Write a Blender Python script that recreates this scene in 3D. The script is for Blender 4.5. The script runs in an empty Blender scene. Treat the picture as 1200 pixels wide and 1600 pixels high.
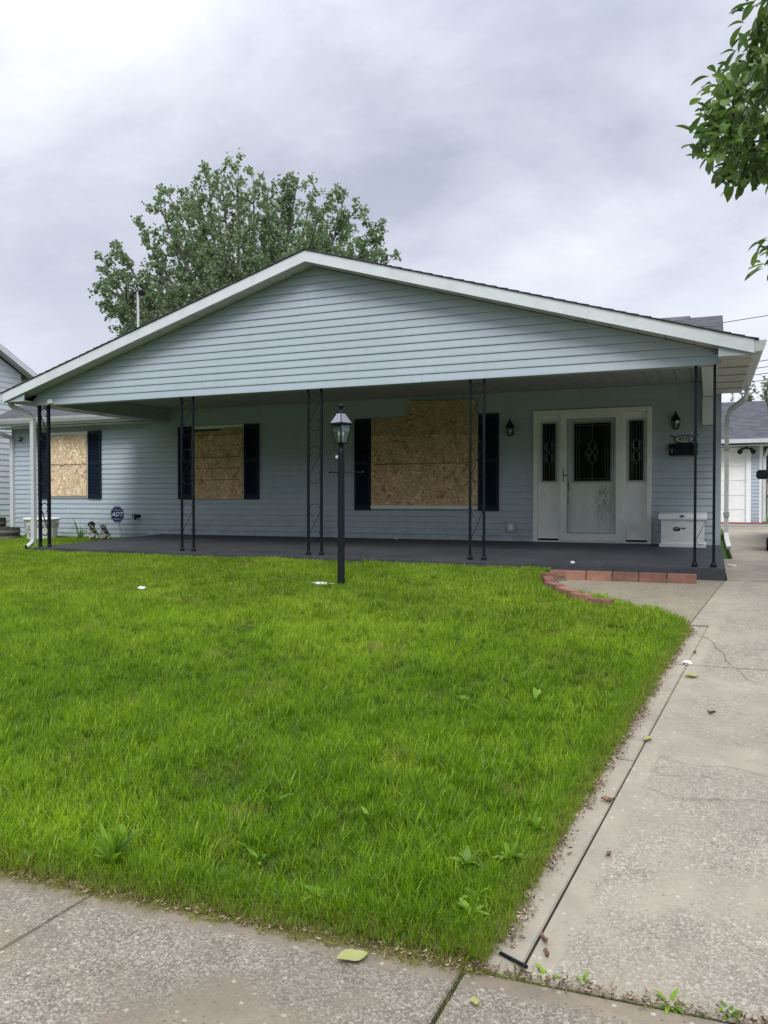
import bpy, bmesh, math, random
import numpy as np
from mathutils import Vector, Matrix, noise as mnoise
random.seed(7); rng = np.random.default_rng(11)
PI = math.pi; R = math.radians
S = bpy.context.scene; C = S.collection

# ------------------------------------------------------------------ camera
cd = bpy.data.cameras.new('camera'); cam = bpy.data.objects.new('camera', cd); C.objects.link(cam)
cd.sensor_fit = 'VERTICAL'; cd.sensor_height = 24; cd.sensor_width = 18; cd.lens = 24*1225/1600
cd.clip_start = .05; cd.clip_end = 2000
cam.location = (0, 0, 1.5)
cam.rotation_euler = (PI/2 - math.atan(20/1225), 0, math.atan(508/1225))
S.camera = cam
S.view_settings.view_transform = 'Standard'; S.view_settings.look = 'None'
S.view_settings.exposure = 0.82; S.view_settings.gamma = 1; S.view_settings.use_curve_mapping = False

# ------------------------------------------------------------------ world: overcast sky
SUN_EL, SUN_AZ = R(50), R(160)          # azimuth from +Y, clockwise: behind the camera, a little right
w = bpy.data.worlds.new('World'); S.world = w; w.use_nodes = True
nt = w.node_tree; N = nt.nodes; L = nt.links; N.clear()
def nn(t, **k):
    n = N.new(t)
    for a, b in k.items(): setattr(n, a, b)
    return n
out = nn('ShaderNodeOutputWorld')
sky = nn('ShaderNodeTexSky', sky_type='NISHITA', sun_disc=False, sun_elevation=SUN_EL, sun_rotation=SUN_AZ)
bg1 = nn('ShaderNodeBackground'); bg1.inputs[1].default_value = .1; L.new(sky.outputs[0], bg1.inputs[0])
tc = nn('ShaderNodeTexCoord'); sep = nn('ShaderNodeSeparateXYZ'); L.new(tc.outputs['Generated'], sep.inputs[0])
mx = nn('ShaderNodeMath', operation='MAXIMUM'); L.new(sep.outputs[2], mx.inputs[0]); mx.inputs[1].default_value = 0
ad = nn('ShaderNodeMath', operation='ADD'); L.new(mx.outputs[0], ad.inputs[0]); ad.inputs[1].default_value = .38
dx = nn('ShaderNodeMath', operation='DIVIDE'); L.new(sep.outputs[0], dx.inputs[0]); L.new(ad.outputs[0], dx.inputs[1])
dy = nn('ShaderNodeMath', operation='DIVIDE'); L.new(sep.outputs[1], dy.inputs[0]); L.new(ad.outputs[0], dy.inputs[1])
cb = nn('ShaderNodeCombineXYZ'); L.new(dx.outputs[0], cb.inputs[0]); L.new(dy.outputs[0], cb.inputs[1])
mp = nn('ShaderNodeMapping'); L.new(cb.outputs[0], mp.inputs[0]); mp.inputs['Rotation'].default_value = (0, 0, R(-38)); mp.inputs['Scale'].default_value = (1.15, 1.55, 1); mp.inputs['Location'].default_value = (7.1, 16.3, 0)
n1 = nn('ShaderNodeTexNoise'); L.new(mp.outputs[0], n1.inputs[0]); n1.inputs['Scale'].default_value = .72; n1.inputs['Detail'].default_value = 7; n1.inputs['Roughness'].default_value = .50; n1.inputs['Distortion'].default_value = .15
n2 = nn('ShaderNodeTexNoise'); L.new(mp.outputs[0], n2.inputs[0]); n2.inputs['Scale'].default_value = 2.2; n2.inputs['Detail'].default_value = 9; n2.inputs['Roughness'].default_value = .62; n2.inputs['Distortion'].default_value = .25
mxn = nn('ShaderNodeMath', operation='MULTIPLY_ADD'); L.new(n2.outputs[0], mxn.inputs[0]); mxn.inputs[1].default_value = .32; L.new(n1.outputs[0], mxn.inputs[2])
cr = nn('ShaderNodeValToRGB'); L.new(mxn.outputs[0], cr.inputs[0])
e = cr.color_ramp.elements
e[0].position = .53; e[0].color = (.385, .41, .51, 1)
e[1].position = .84; e[1].color = (.90, .915, .96, 1)
m_ = e.new(.63); m_.color = (.54, .565, .655, 1)
m_ = e.new(.72); m_.color = (.70, .72, .80, 1)
# clouds pale out towards the horizon
hz = nn('ShaderNodeMapRange'); L.new(sep.outputs[2], hz.inputs[0]); hz.inputs[1].default_value = .0; hz.inputs[2].default_value = .42; hz.inputs[3].default_value = .72; hz.inputs[4].default_value = 0
hm = nn('ShaderNodeMixRGB'); L.new(hz.outputs[0], hm.inputs[0]); L.new(cr.outputs[0], hm.inputs[1]); hm.inputs[2].default_value = (.80, .825, .89, 1)
zn = nn('ShaderNodeMapRange'); L.new(sep.outputs[2], zn.inputs[0]); zn.inputs[1].default_value = .45; zn.inputs[2].default_value = 1.0; zn.inputs[3].default_value = .70; zn.inputs[4].default_value = 1.35   # an overcast sky is brighter overhead
bg2 = nn('ShaderNodeBackground'); L.new(zn.outputs[0], bg2.inputs[1]); L.new(hm.outputs[0], bg2.inputs[0])
ms = nn('ShaderNodeMixShader'); ms.inputs[0].default_value = .93; L.new(bg1.outputs[0], ms.inputs[1]); L.new(bg2.outputs[0], ms.inputs[2])
L.new(ms.outputs[0], out.inputs[0])
sl = bpy.data.lights.new('sun', 'SUN'); sl.energy = 1.5; sl.angle = R(25); sl.color = (1, .98, .95)
sun = bpy.data.objects.new('sun', sl); C.objects.link(sun)
sd = Vector((math.sin(SUN_AZ)*math.cos(SUN_EL), math.cos(SUN_AZ)*math.cos(SUN_EL), math.sin(SUN_EL)))
sun.rotation_euler = sd.to_track_quat('Z', 'Y').to_euler()

# ------------------------------------------------------------------ material helpers
class NB:
    def __init__(s, name):
        s.m = bpy.data.materials.new(name); s.m.use_nodes = True
        s.t = s.m.node_tree; s.t.nodes.clear(); s.out = s.n('ShaderNodeOutputMaterial'); s.tc = s.n('ShaderNodeTexCoord')
    def n(s, t, **k):
        x = s.t.nodes.new(t)
        for a, b in k.items(): setattr(x, a, b)
        return x
    def l(s, a, b): s.t.links.new(a, b)
    def set(s, sock, v):
        if hasattr(v, 'is_output') or isinstance(v, bpy.types.NodeSocket): s.l(v, sock)
        else: sock.default_value = v
    def mapn(s, scale=(1, 1, 1), rot=(0, 0, 0), src=None):
        m = s.n('ShaderNodeMapping'); s.l(src or s.tc.outputs['Object'], m.inputs[0])
        m.inputs['Scale'].default_value = scale; m.inputs['Rotation'].default_value = rot; return m.outputs[0]
    def noise(s, scale, detail=4, rough=.55, vec=None, dist=0):
        x = s.n('ShaderNodeTexNoise'); s.l(vec or s.tc.outputs['Object'], x.inputs[0])
        x.inputs['Scale'].default_value = scale; x.inputs['Detail'].default_value = detail; x.inputs['Roughness'].default_value = rough; x.inputs['Distortion'].default_value = dist
        return x.outputs[0]
    def vor(s, scale, vec=None, out=1, feat='F1'):
        x = s.n('ShaderNodeTexVoronoi'); x.feature = feat; s.l(vec or s.tc.outputs['Object'], x.inputs[0]); x.inputs['Scale'].default_value = scale
        return x.outputs[out]
    def ramp(s, v, stops):
        r = s.n('ShaderNodeValToRGB'); s.l(v, r.inputs[0]); e = r.color_ramp.elements
        def c4(c): return (c, c, c, 1) if isinstance(c, (int, float)) else (*c, 1)
        e[0].position, e[0].color = stops[0][0], c4(stops[0][1]); e[1].position, e[1].color = stops[-1][0], c4(stops[-1][1])
        for p, c in stops[1:-1]: q = e.new(p); q.color = c4(c)
        return r.outputs[0]
    def mix(s, f, a, b, bt='MIX'):
        x = s.n('ShaderNodeMixRGB', blend_type=bt)
        s.set(x.inputs[0], f)
        for k, v in ((1, a), (2, b)): s.set(x.inputs[k], (*v, 1) if isinstance(v, tuple) and len(v) == 3 else v)
        return x.outputs[0]
    def math(s, op, a, b=0):
        x = s.n('ShaderNodeMath', operation=op); s.set(x.inputs[0], a); s.set(x.inputs[1], b); return x.outputs[0]
    def bump(s, h, st=.3, d=.01):
        b = s.n('ShaderNodeBump'); s.l(h, b.inputs['Height']); b.inputs['Strength'].default_value = st; b.inputs['Distance'].default_value = d; return b.outputs[0]
    def pr(s, col, rough=.6, spec=.5, metal=0, bump=None, **k):
        p = s.n('ShaderNodeBsdfPrincipled')
        s.set(p.inputs['Base Color'], (*col, 1) if isinstance(col, tuple) and len(col) == 3 else col)
        s.set(p.inputs['Roughness'], rough); s.set(p.inputs['Metallic'], metal); s.set(p.inputs['Specular IOR Level'], spec)
        if bump: s.l(bump, p.inputs['Normal'])
        for a, b in k.items(): s.set(p.inputs[a.replace('_', ' ')], b)
        s.l(p.outputs[0], s.out.inputs[0]); return p
def simple(name, col, var=.12, rough=.5, spec=.4, nscale=6, bs=60, bst=.1, metal=0, dirt=None):
    b = NB(name); a = b.noise(nscale, 5)
    dk = tuple(c*(1-var) for c in col); lt = tuple(min(1, c*(1+var)) for c in col)
    c = b.ramp(a, [(.3, dk), (.7, lt)])
    if dirt:
        d = b.ramp(b.noise(dirt[0], 6, .65), [(.52, 0.), (.68, 1.)])
        c = b.mix(b.math('MULTIPLY', d, dirt[1]), c, dirt[2])
    b.pr(c, rough, spec, metal, b.bump(b.noise(bs, 3), bst, .003)); return b.m

M = {}
# vinyl siding: very faint stretched grain, grime in blotches
def siding_mat(name, col):
    b = NB(name); st = b.mapn((1, 1, 9))
    g = b.noise(14, 5, .6, vec=st); big = b.noise(1.1, 4)
    c = b.mix(b.ramp(big, [(.35, 0.), (.7, .5)]), col, tuple(x*.9 for x in col))
    c = b.mix(b.ramp(g, [(.45, 0.), (.7, .22)]), c, tuple(x*.84 for x in col))
    oi = b.n('ShaderNodeObjectInfo'); c = b.mix(b.math('MULTIPLY', oi.outputs['Random'], .16), c, tuple(min(1, x*.72+.05) for x in col))
    rn = b.ramp(b.noise(5, 5, .65, vec=b.mapn((3.5, 3.5, .35))), [(.50, 0.), (.72, .30)]); c = b.mix(rn, c, tuple(x*.72 for x in col))
    sz_ = b.n('ShaderNodeSeparateXYZ'); b.l(b.tc.outputs['Object'], sz_.inputs[0])
    low = b.math('MULTIPLY', b.ramp(sz_.outputs[2], [(.15, 1.), (.75, 0.)]), b.ramp(b.noise(4, 7, .75), [(.42, 0.), (.66, .55)])); c = b.mix(low, c, (.17, .17, .15))
    pt = b.ramp(b.noise(26, 3, .6), [(.72, 0.), (.76, .35)])
    c = b.mix(pt, c, (.2, .22, .22))
    b.pr(c, .48, .35, 0, b.bump(g, .12, .002)); return b.m
M['siding'] = siding_mat('vinyl_siding', (.455, .53, .59))
M['siding2'] = siding_mat('vinyl_siding_garage', (.43, .50, .58))
M['siding3'] = siding_mat('vinyl_siding_neighbour', (.70, .74, .78))
M['white'] = simple('white_trim', (.84, .85, .82), .06, .45, dirt=(3, .25, (.36, .37, .33)))
M['fascia'] = simple('fascia_white', (.70, .75, .77), .05, .42, dirt=(2.2, .3, (.42, .46, .46)))
M['soffit'] = simple('soffit_vinyl', (.55, .54, .53), .06, .55)
M['soffit_dark'] = simple('soffit_vent', (.27, .25, .25), .1, .6)
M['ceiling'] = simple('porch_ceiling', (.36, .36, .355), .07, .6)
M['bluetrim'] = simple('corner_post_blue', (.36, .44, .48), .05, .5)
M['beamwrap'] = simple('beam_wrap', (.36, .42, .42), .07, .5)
M['black'] = simple('black_iron', (.006, .010, .014), .3, .5, .22, 20, 90, .25, dirt=(40, .25, (.03, .026, .024)))
M['shutter'] = simple('shutter_navy', (.007, .016, .034), .15, .55, .25)
M['blackbox'] = simple('mailbox_black', (.006, .010, .015), .2, .4, .25)
M['chrome'] = simple('worn_nickel', (.35, .34, .32), .15, .35, .5, metal=1)
M['whitepaint'] = simple('white_paint', (.87, .88, .87), .04, .4, dirt=(5, .18, (.4, .4, .37)))
M['plastic_white'] = simple('white_plastic', (.85, .85, .84), .06, .5)
M['gutter'] = simple('gutter_alu', (.58, .60, .61), .06, .4, dirt=(4, .3, (.33, .33, .32)))
M['gutter_grey'] = simple('plain_grey', (.40, .39, .41), .08, .45)  # flat mid grey for straps, pot pattern and plank
# shingles
def shingle_mat(name, c0, c1):
    b = NB(name); bn = b.n('ShaderNodeTexBrick'); b.l(b.tc.outputs['Object'], bn.inputs[0])
    cells = b.vor(5.5, vec=b.mapn((1, 1, 3)), out=1)
    v = b.n('ShaderNodeSeparateColor'); b.l(cells, v.inputs[0])
    c = b.ramp(v.outputs[0], [(0, c0), (1, c1)])
    c = b.mix(b.ramp(b.noise(130, 2), [(.4, .0), (.65, .5)]), c, tuple(x*1.7 for x in c1))
    b.pr(c, .92, .2, 0, b.bump(b.noise(160, 2), .5, .004)); return b.m
M['shingle'] = shingle_mat('asphalt_shingle', (.060, .062, .072), (.12, .122, .138))
M['shingle_dark'] = shingle_mat('asphalt_shingle_edge', (.03, .028, .03), (.06, .055, .058))
# porch slab: dark grey paint, worn
b = NB('porch_paint'); big = b.noise(1.3, 6, .65); sm = b.noise(18, 5, .6)
c = b.ramp(big, [(.3, (.036, .040, .046)), (.72, (.068, .072, .080))])
c = b.mix(b.ramp(sm, [(.55, 0.), (.75, .35)]), c, (.13, .125, .125))
b.pr(c, b.ramp(big, [(.3, .55), (.7, .8)]), .35, 0, b.bump(sm, .3, .004)); M['porch'] = b.m
# concrete
def concrete(name, base, dark, smooth, agg=1., patch=1.6, edge=None):
    b = NB(name); big = b.noise(patch, 6, .62, dist=.3); mid = b.noise(9, 6, .65)
    fine = b.noise(150, 3, .7); v = b.vor(150, out=1); sv = b.n('ShaderNodeSeparateColor'); b.l(v, sv.inputs[0])
    c = b.ramp(mid, [(.32, dark), (.62, base)])
    stone = b.ramp(sv.outputs[0], [(0, (.11, .093, .07)), (.35, (.25, .22, .17)), (.7, (.40, .36, .285)), (1, (.70, .655, .55))])
    mask = b.ramp(big, [(.40, 0.), (.54, agg)])
    if edge:       # smooth trowelled margin along the slab edge
        sx = b.n('ShaderNodeSeparateXYZ'); b.l(b.tc.outputs['Object'], sx.inputs[0])
        t_ = b.math('ADD', b.math('ADD', b.math('MULTIPLY', sx.outputs[0], edge[0]), b.math('MULTIPLY', sx.outputs[1], edge[1])), edge[2])
        t_ = b.math('ADD', t_, b.math('MULTIPLY', b.math('SUBTRACT', b.noise(7, 4), .5), .10))
        em = b.n('ShaderNodeMapRange'); b.l(t_, em.inputs[0]); em.inputs[1].default_value = edge[3]; em.inputs[2].default_value = edge[3]+.03
        mask = b.math('MULTIPLY', mask, em.outputs[0])
    c2 = b.mix(.5, c, stone)
    sm_ = b.mix(b.ramp(b.noise(4.5, 8, .72), [(.38, .0), (.66, .55)]), smooth, dark)
    c = b.mix(mask, b.mix(b.ramp(fine, [(.4, 0.), (.7, .35)]), sm_, dark), c2)
    v2 = b.vor(38, out=1); s2 = b.n('ShaderNodeSeparateColor'); b.l(v2, s2.inputs[0]); d2 = b.vor(38, out=0)
    peb = b.math('MULTIPLY', b.ramp(s2.outputs[1], [(.86, 0.), (.88, 1.)]), b.ramp(d2, [(.22, 1.), (.36, 0.)]))
    c = b.mix(b.math('MULTIPLY', peb, .55), c, (.64, .61, .55))
    pit = b.math('MULTIPLY', b.ramp(s2.outputs[2], [(.84, 0.), (.86, 1.)]), b.ramp(d2, [(.1, 1.), (.26, 0.)]))
    c = b.mix(b.math('MULTIPLY', pit, .6), c, (.09, .08, .07))
    st = b.ramp(b.noise(.7, 5, .7, dist=.5), [(.45, 0.), (.62, .28)])
    c = b.mix(st, c, tuple(x*.5 for x in base))
    h = b.math('ADD', b.math('MULTIPLY', sv.outputs[0], mask), b.math('MULTIPLY', fine, .6))
    b.pr(c, .88, .25, 0, b.bump(h, .55, .004)); return b.m
M['sidewalk'] = concrete('sidewalk_concrete', (.29, .257, .205), (.155, .137, .11), (.34, .285, .205), 1., 1.3, (.052, -1., .4374, .07))
M['drive'] = concrete('driveway_concrete', (.42, .38, .31), (.26, .235, .19), (.45, .405, .32), .95, 1.5, (1., -.1145, .4832, .085))
M['pad'] = concrete('pad_concrete', (.33, .30, .22), (.22, .20, .15), (.37, .335, .225), .6, 2.2)
M['soil'] = simple('soil', (.085, .068, .048), .35, .95, .1, 14, 40, .6)
M['crack'] = simple('crack_dirt', (.035, .03, .025), .3, .95, .1)
M['asphalt'] = simple('road_asphalt', (.05, .05, .052), .2, .9, .2, 8, 120, .4)
M['brick'] = simple('red_paver', (.30, .155, .115), .2, .85, .2, 14, 90, .5, dirt=(16, .45, (.36, .25, .21)))
_t = M['brick'].node_tree; _p = [n for n in _t.nodes if n.type == 'BSDF_PRINCIPLED'][0]; _l = _p.inputs['Base Color'].links[0].from_socket
_h = _t.nodes.new('ShaderNodeHueSaturation'); _o = _t.nodes.new('ShaderNodeObjectInfo'); _m = _t.nodes.new('ShaderNodeMapRange'); _t.links.new(_o.outputs['Random'], _m.inputs[0]); _m.inputs[3].default_value = .78; _m.inputs[4].default_value = 1.3
_t.links.new(_l, _h.inputs['Color']); _t.links.new(_m.outputs[0], _h.inputs['Value']); _t.links.new(_h.outputs[0], _p.inputs['Base Color'])
M['brick_old'] = simple('grey_paver', (.20, .18, .15), .2, .9, .2, 14, 90, .5)
M['kerbwall'] = simple('mulch', (.09, .075, .055), .35, .95, .1, 20, 60, .6)
# OSB board
def osb(name, tint):
    b = NB(name); sx = b.n('ShaderNodeSeparateXYZ'); b.l(b.tc.outputs['Object'], sx.inputs[0])
    cx = b.n('ShaderNodeCombineXYZ'); b.l(sx.outputs[0], cx.inputs[0]); b.l(sx.outputs[2], cx.inputs[1])
    layers = []
    for k, (ang, sc) in enumerate(((8, (6.5, 32, 1)), (64, (7.5, 36, 1)), (-52, (7, 30, 1)))):
        mp = b.n('ShaderNodeMapping'); b.l(cx.outputs[0], mp.inputs[0]); mp.inputs['Rotation'].default_value = (0, 0, R(ang)); mp.inputs['Location'].default_value = (k*3.7, k*1.9, 0)
        m2 = b.n('ShaderNodeMapping'); b.l(mp.outputs[0], m2.inputs[0]); m2.inputs['Scale'].default_value = sc
        v = b.n('ShaderNodeTexVoronoi'); b.l(m2.outputs[0], v.inputs[0]); v.inputs['Scale'].default_value = 1; v.voronoi_dimensions = '2D'
        s2 = b.n('ShaderNodeSeparateColor'); b.l(v.outputs[1], s2.inputs[0])
        layers.append(s2.outputs[0])
    msk1 = b.ramp(b.noise(16, 3), [(.47, 0.), (.5, 1.)]); msk2 = b.ramp(b.noise(21, 3, vec=b.mapn((1, 1, 1), (0, 0, 1))), [(.52, 0.), (.55, 1.)])
    f = b.mix(msk2, b.mix(msk1, layers[0], layers[1]), layers[2])
    d, m, l = [tuple(t*x for t, x in zip(tint, k)) for k in ((.25, .2, .15), (.95, .9, .8), (1.6, 1.6, 1.5))]
    c = b.ramp(f, [(0, d), (.09, tuple(x*.72 for x in m)), (.4, m), (.8, tuple(x*1.15 for x in m)), (1, l)])
    c = b.mix(b.ramp(b.noise(2.2, 5), [(.35, .0), (.7, .3)]), c, tuple(x*.6 for x in tint))
    b.pr(c, .75, .25, 0, b.bump(f, .25, .003)); return b.m
M['osb'] = osb('osb_board', (.72, .50, .32))
M['osb_pale'] = osb('osb_board_pale', (.80, .64, .47))
M['osb_dark'] = osb('osb_board_dark', (.52, .38, .25))  # same strands in a darker tint, for the upper boards
# glass
def glass(name, col, refl=.035, rough=.03):
    b = NB(name); t = b.n('ShaderNodeBsdfTransparent'); t.inputs[0].default_value = (*col, 1)
    g = b.n('ShaderNodeBsdfGlossy'); g.inputs['Roughness'].default_value = rough; g.inputs[0].default_value = (.9, .95, .95, 1)
    lw = b.n('ShaderNodeLayerWeight'); lw.inputs[0].default_value = .18
    f = b.math('ADD', b.math('MULTIPLY', lw.outputs['Fresnel'], .35), refl)
    mm = b.n('ShaderNodeMixShader'); b.l(f, mm.inputs[0]); b.l(t.outputs[0], mm.inputs[1]); b.l(g.outputs[0], mm.inputs[2]); b.l(mm.outputs[0], b.out.inputs[0]); return b.m
M['glass'] = glass('clear_glass', (.975, .985, .98), .008)
M['glass_dark'] = glass('leaded_glass', (.35, .45, .40), .02, .08)
M['lampglass'] = glass('lantern_glass', (.78, .84, .82), .10, .12)
M['roofglass'] = simple('lantern_roof_metal', (.40, .41, .44), .1, .3, .6, metal=.6)
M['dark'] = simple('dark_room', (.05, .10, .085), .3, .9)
M['lead'] = simple('lead_came', (.32, .36, .35), .1, .4, metal=.4)
# door paint with scuffs
b = NB('door_paint'); c = b.ramp(b.noise(3, 5), [(.3, (.80, .82, .80)), (.7, (.87, .88, .86))])
sx = b.n('ShaderNodeSeparateXYZ'); b.l(b.tc.outputs['Object'], sx.inputs[0])
def band(s, a0, a1, a2, a3):
    return b.ramp(s, [(a0, 0.), (a1, 1.), (a2, 1.), (a3, 0.)])
mx_ = b.math('SUBTRACT', sx.outputs[0], 2.5); mz_ = b.math('MULTIPLY', sx.outputs[2], .4)
scr = b.ramp(b.noise(9, 8, .8, vec=b.mapn((2.2, 1, .6), (0, R(18), 0)), dist=.8), [(.47, 0.), (.60, 1.)])
msk = b.math('MULTIPLY', band(mx_, .82, .9, 1.0, 1.09) if False else b.ramp(mx_, [(.76, 0.), (.86, 1.), (.97, 1.), (1., .6)]), b.ramp(mz_, [(.14, 0.), (.26, .6), (.40, 1.), (.47, 0.)]))
c = b.mix(b.math('MULTIPLY', b.math('MULTIPLY', scr, msk), .85), c, (.12, .13, .13))
c = b.mix(b.ramp(b.noise(7, 6, .7), [(.6, 0.), (.8, .35)]), c, (.36, .38, .35))
b.pr(c, .45, .4); M['door'] = b.m
# foliage
def leafmat(name, c0, c1, trans=.35, gloss=.45, scale=1.5, attr=None):
    b = NB(name)
    if attr:
        a = b.n('ShaderNodeAttribute'); a.attribute_name = attr; f = a.outputs['Fac']
    else: f = b.noise(scale, 3)
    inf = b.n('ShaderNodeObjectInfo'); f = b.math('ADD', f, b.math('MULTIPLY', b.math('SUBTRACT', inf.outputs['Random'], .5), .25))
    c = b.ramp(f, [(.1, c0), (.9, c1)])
    p = b.n('ShaderNodeBsdfPrincipled'); b.l(c, p.inputs['Base Color']); p.inputs['Roughness'].default_value = gloss; p.inputs['Specular IOR Level'].default_value = .4
    t = b.n('ShaderNodeBsdfTranslucent'); b.l(b.mix(1., c, (1.25, 1.35, .7), 'MULTIPLY'), t.inputs[0])
    mm = b.n('ShaderNodeMixShader'); mm.inputs[0].default_value = trans; b.l(p.outputs[0], mm.inputs[1]); b.l(t.outputs[0], mm.inputs[2]); b.l(mm.outputs[0], b.out.inputs[0]); return b.m
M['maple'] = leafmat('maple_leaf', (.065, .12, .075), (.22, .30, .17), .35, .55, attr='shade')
M['magnolia'] = leafmat('magnolia_leaf', (.08, .14, .06), (.23, .34, .10), .35, .4, attr='shade')
M['pale_tree'] = leafmat('pale_leaf', (.14, .16, .12), (.26, .28, .2), .35, .6, attr='shade')
M['weed'] = leafmat('weed_leaf', (.12, .25, .018), (.27, .44, .05), .35, .5, attr='shade')
M['yellow_leaf'] = simple('yellow_leaf', (.33, .36, .13), .15, .55)
M['bark'] = simple('bark', (.11, .10, .085), .3, .9, .2, 12, 30, .8)
M['litter'] = simple('dead_leaf', (.20, .135, .085), .5, .85, .2, 40, 60, .3)
# grass: colour along blade (t), per tuft tint and per blade shade
b = NB('grass_blade')
at = b.n('ShaderNodeAttribute'); at.attribute_name = 't'
sh = b.n('ShaderNodeAttribute'); sh.attribute_name = 'shade'
ti = b.n('ShaderNodeAttribute'); ti.attribute_type = 'INSTANCER'; ti.attribute_name = 'tint'
dr = b.n('ShaderNodeAttribute'); dr.attribute_type = 'INSTANCER'; dr.attribute_name = 'dry'
f = b.math('ADD', b.math('MULTIPLY', ti.outputs['Fac'], .55), b.math('MULTIPLY', b.math('POWER', sh.outputs['Fac'], 1.6), .60))
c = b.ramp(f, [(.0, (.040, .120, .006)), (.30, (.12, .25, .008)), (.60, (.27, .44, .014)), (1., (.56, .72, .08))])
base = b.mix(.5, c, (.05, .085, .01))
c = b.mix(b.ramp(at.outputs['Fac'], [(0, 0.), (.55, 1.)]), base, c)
dm = b.math('GREATER_THAN', dr.outputs['Fac'], sh.outputs['Fac'])
c = b.mix(dm, c, b.ramp(sh.outputs['Fac'], [(0, (.24, .22, .07)), (1, (.50, .46, .22))]))
p = b.n('ShaderNodeBsdfPrincipled'); b.l(c, p.inputs['Base Color']); p.inputs['Roughness'].default_value = .38; p.inputs['Specular IOR Level'].default_value = .5
t = b.n('ShaderNodeBsdfTranslucent'); b.l(b.mix(1., c, (1.3, 1.3, .6), 'MULTIPLY'), t.inputs[0])
mm = b.n('ShaderNodeMixShader'); mm.inputs[0].default_value = .42; b.l(p.outputs[0], mm.inputs[1]); b.l(t.outputs[0], mm.inputs[2]); b.l(mm.outputs[0], b.out.inputs[0])
M['grass'] = b.m
b = NB('lawn_soil'); c = b.ramp(b.noise(5, 6), [(.3, (.035, .055, .010)), (.7, (.07, .10, .018))]); b.pr(c, .95, .1, 0, b.bump(b.noise(60, 4), .8, .01)); M['lawn'] = b.m
b = NB('far_grass'); c = b.ramp(b.noise(.8, 6), [(.3, (.05, .10, .02)), (.7, (.08, .15, .03))]); b.pr(c, .95, .1); M['farlawn'] = b.m

# ------------------------------------------------------------------ object helpers
def YF(x): return 2.40 + .052*(x+.72)
def wloc(o):
    v = Vector((0, 0, 0))
    while o: v += o.location; o = o.parent
    return v
def obj(name, bm, m=None, parent=None, smooth=False, kind=None):
    if isinstance(bm, bpy.types.Mesh): me = bm
    else:
        if parent is not None:
            d = wloc(parent)
            for v in bm.verts: v.co -= d
        bmesh.ops.recalc_face_normals(bm, faces=bm.faces)
        me = bpy.data.meshes.new(name); bm.to_mesh(me); bm.free()
        if m: me.materials.append(m)
    if smooth:
        for p in me.polygons: p.use_smooth = True
    o = bpy.data.objects.new(name, me); C.objects.link(o)
    if parent is not None: o.parent = parent
    if kind: o['kind'] = kind
    return o
def thing(name, label, cat, loc=(0, 0, 0), group=None, kind=None):
    o = bpy.data.objects.new(name, None); o.empty_display_size = .1; C.objects.link(o); o.location = loc
    if label: o['label'] = label
    if cat: o['category'] = cat
    if group: o['group'] = group
    if kind: o['kind'] = kind
    return o
def tag(o, label, cat, group=None):
    o['label'] = label; o['category'] = cat
    if group: o['group'] = group
    return o
def nb(): return bmesh.new()
def box(bm, x0, x1, y0, y1, z0, z1, bev=0):
    vs = [bm.verts.new((x, y, z)) for x in (x0, x1) for y in (y0, y1) for z in (z0, z1)]
    fs = [bm.faces.new([vs[i] for i in f]) for f in ((0, 1, 3, 2), (4, 6, 7, 5), (0, 4, 5, 1), (2, 3, 7, 6), (0, 2, 6, 4), (1, 5, 7, 3))]
    if bev:
        es = list({e for f in fs for e in f.edges}); bmesh.ops.bevel(bm, geom=es, offset=bev, segments=2, affect='EDGES', clamp_overlap=True)
    return bm
def B(x0, x1, y0, y1, z0, z1, bev=0): return box(nb(), x0, x1, y0, y1, z0, z1, bev)
def prism(bm, pts, axis, a0, a1):
    """polygon pts in the two other axes, extruded along axis"""
    def mk(p, a): return {'x': (a, p[0], p[1]), 'y': (p[0], a, p[1]), 'z': (p[0], p[1], a)}[axis]
    A = [bm.verts.new(mk(p, a0)) for p in pts]; Bv = [bm.verts.new(mk(p, a1)) for p in pts]
    bm.faces.new(A); bm.faces.new(Bv[::-1]); n = len(pts)
    for i in range(n): bm.faces.new((A[i], Bv[i], Bv[(i+1) % n], A[(i+1) % n]))
    return bm
def tube(bm, pts, r, seg=8, cap=True):
    pts = [Vector(p) for p in pts]; rr = r if isinstance(r, (list, tuple)) else [r]*len(pts)
    rings = []; up = None
    for i, p in enumerate(pts):
        d = (pts[min(i+1, len(pts)-1)] - pts[max(i-1, 0)]).normalized()
        if up is None:
            up = Vector((0, 0, 1)) if abs(d.z) < .9 else Vector((0, 1, 0))
        s = d.cross(up).normalized(); up = s.cross(d).normalized()
        rings.append([bm.verts.new(p + (s*math.cos(2*PI*k/seg) + up*math.sin(2*PI*k/seg))*rr[i]) for k in range(seg)])
    for a, c in zip(rings, rings[1:]):
        for k in range(seg): bm.faces.new((a[k], a[(k+1) % seg], c[(k+1) % seg], c[k]))
    if cap: bm.faces.new(rings[0][::-1]); bm.faces.new(rings[-1])
    return bm
def lathe(bm, prof, cx, cy, seg=16, rot=0.):
    rings = [[bm.verts.new((cx + r*math.cos(2*PI*k/seg+rot), cy + r*math.sin(2*PI*k/seg+rot), z)) for k in range(seg)] for r, z in prof]
    for a, c in zip(rings, rings[1:]):
        for k in range(seg): bm.faces.new((a[k], a[(k+1) % seg], c[(k+1) % seg], c[k]))
    bm.faces.new(rings[0][::-1]); bm.faces.new(rings[-1]); return bm
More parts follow.
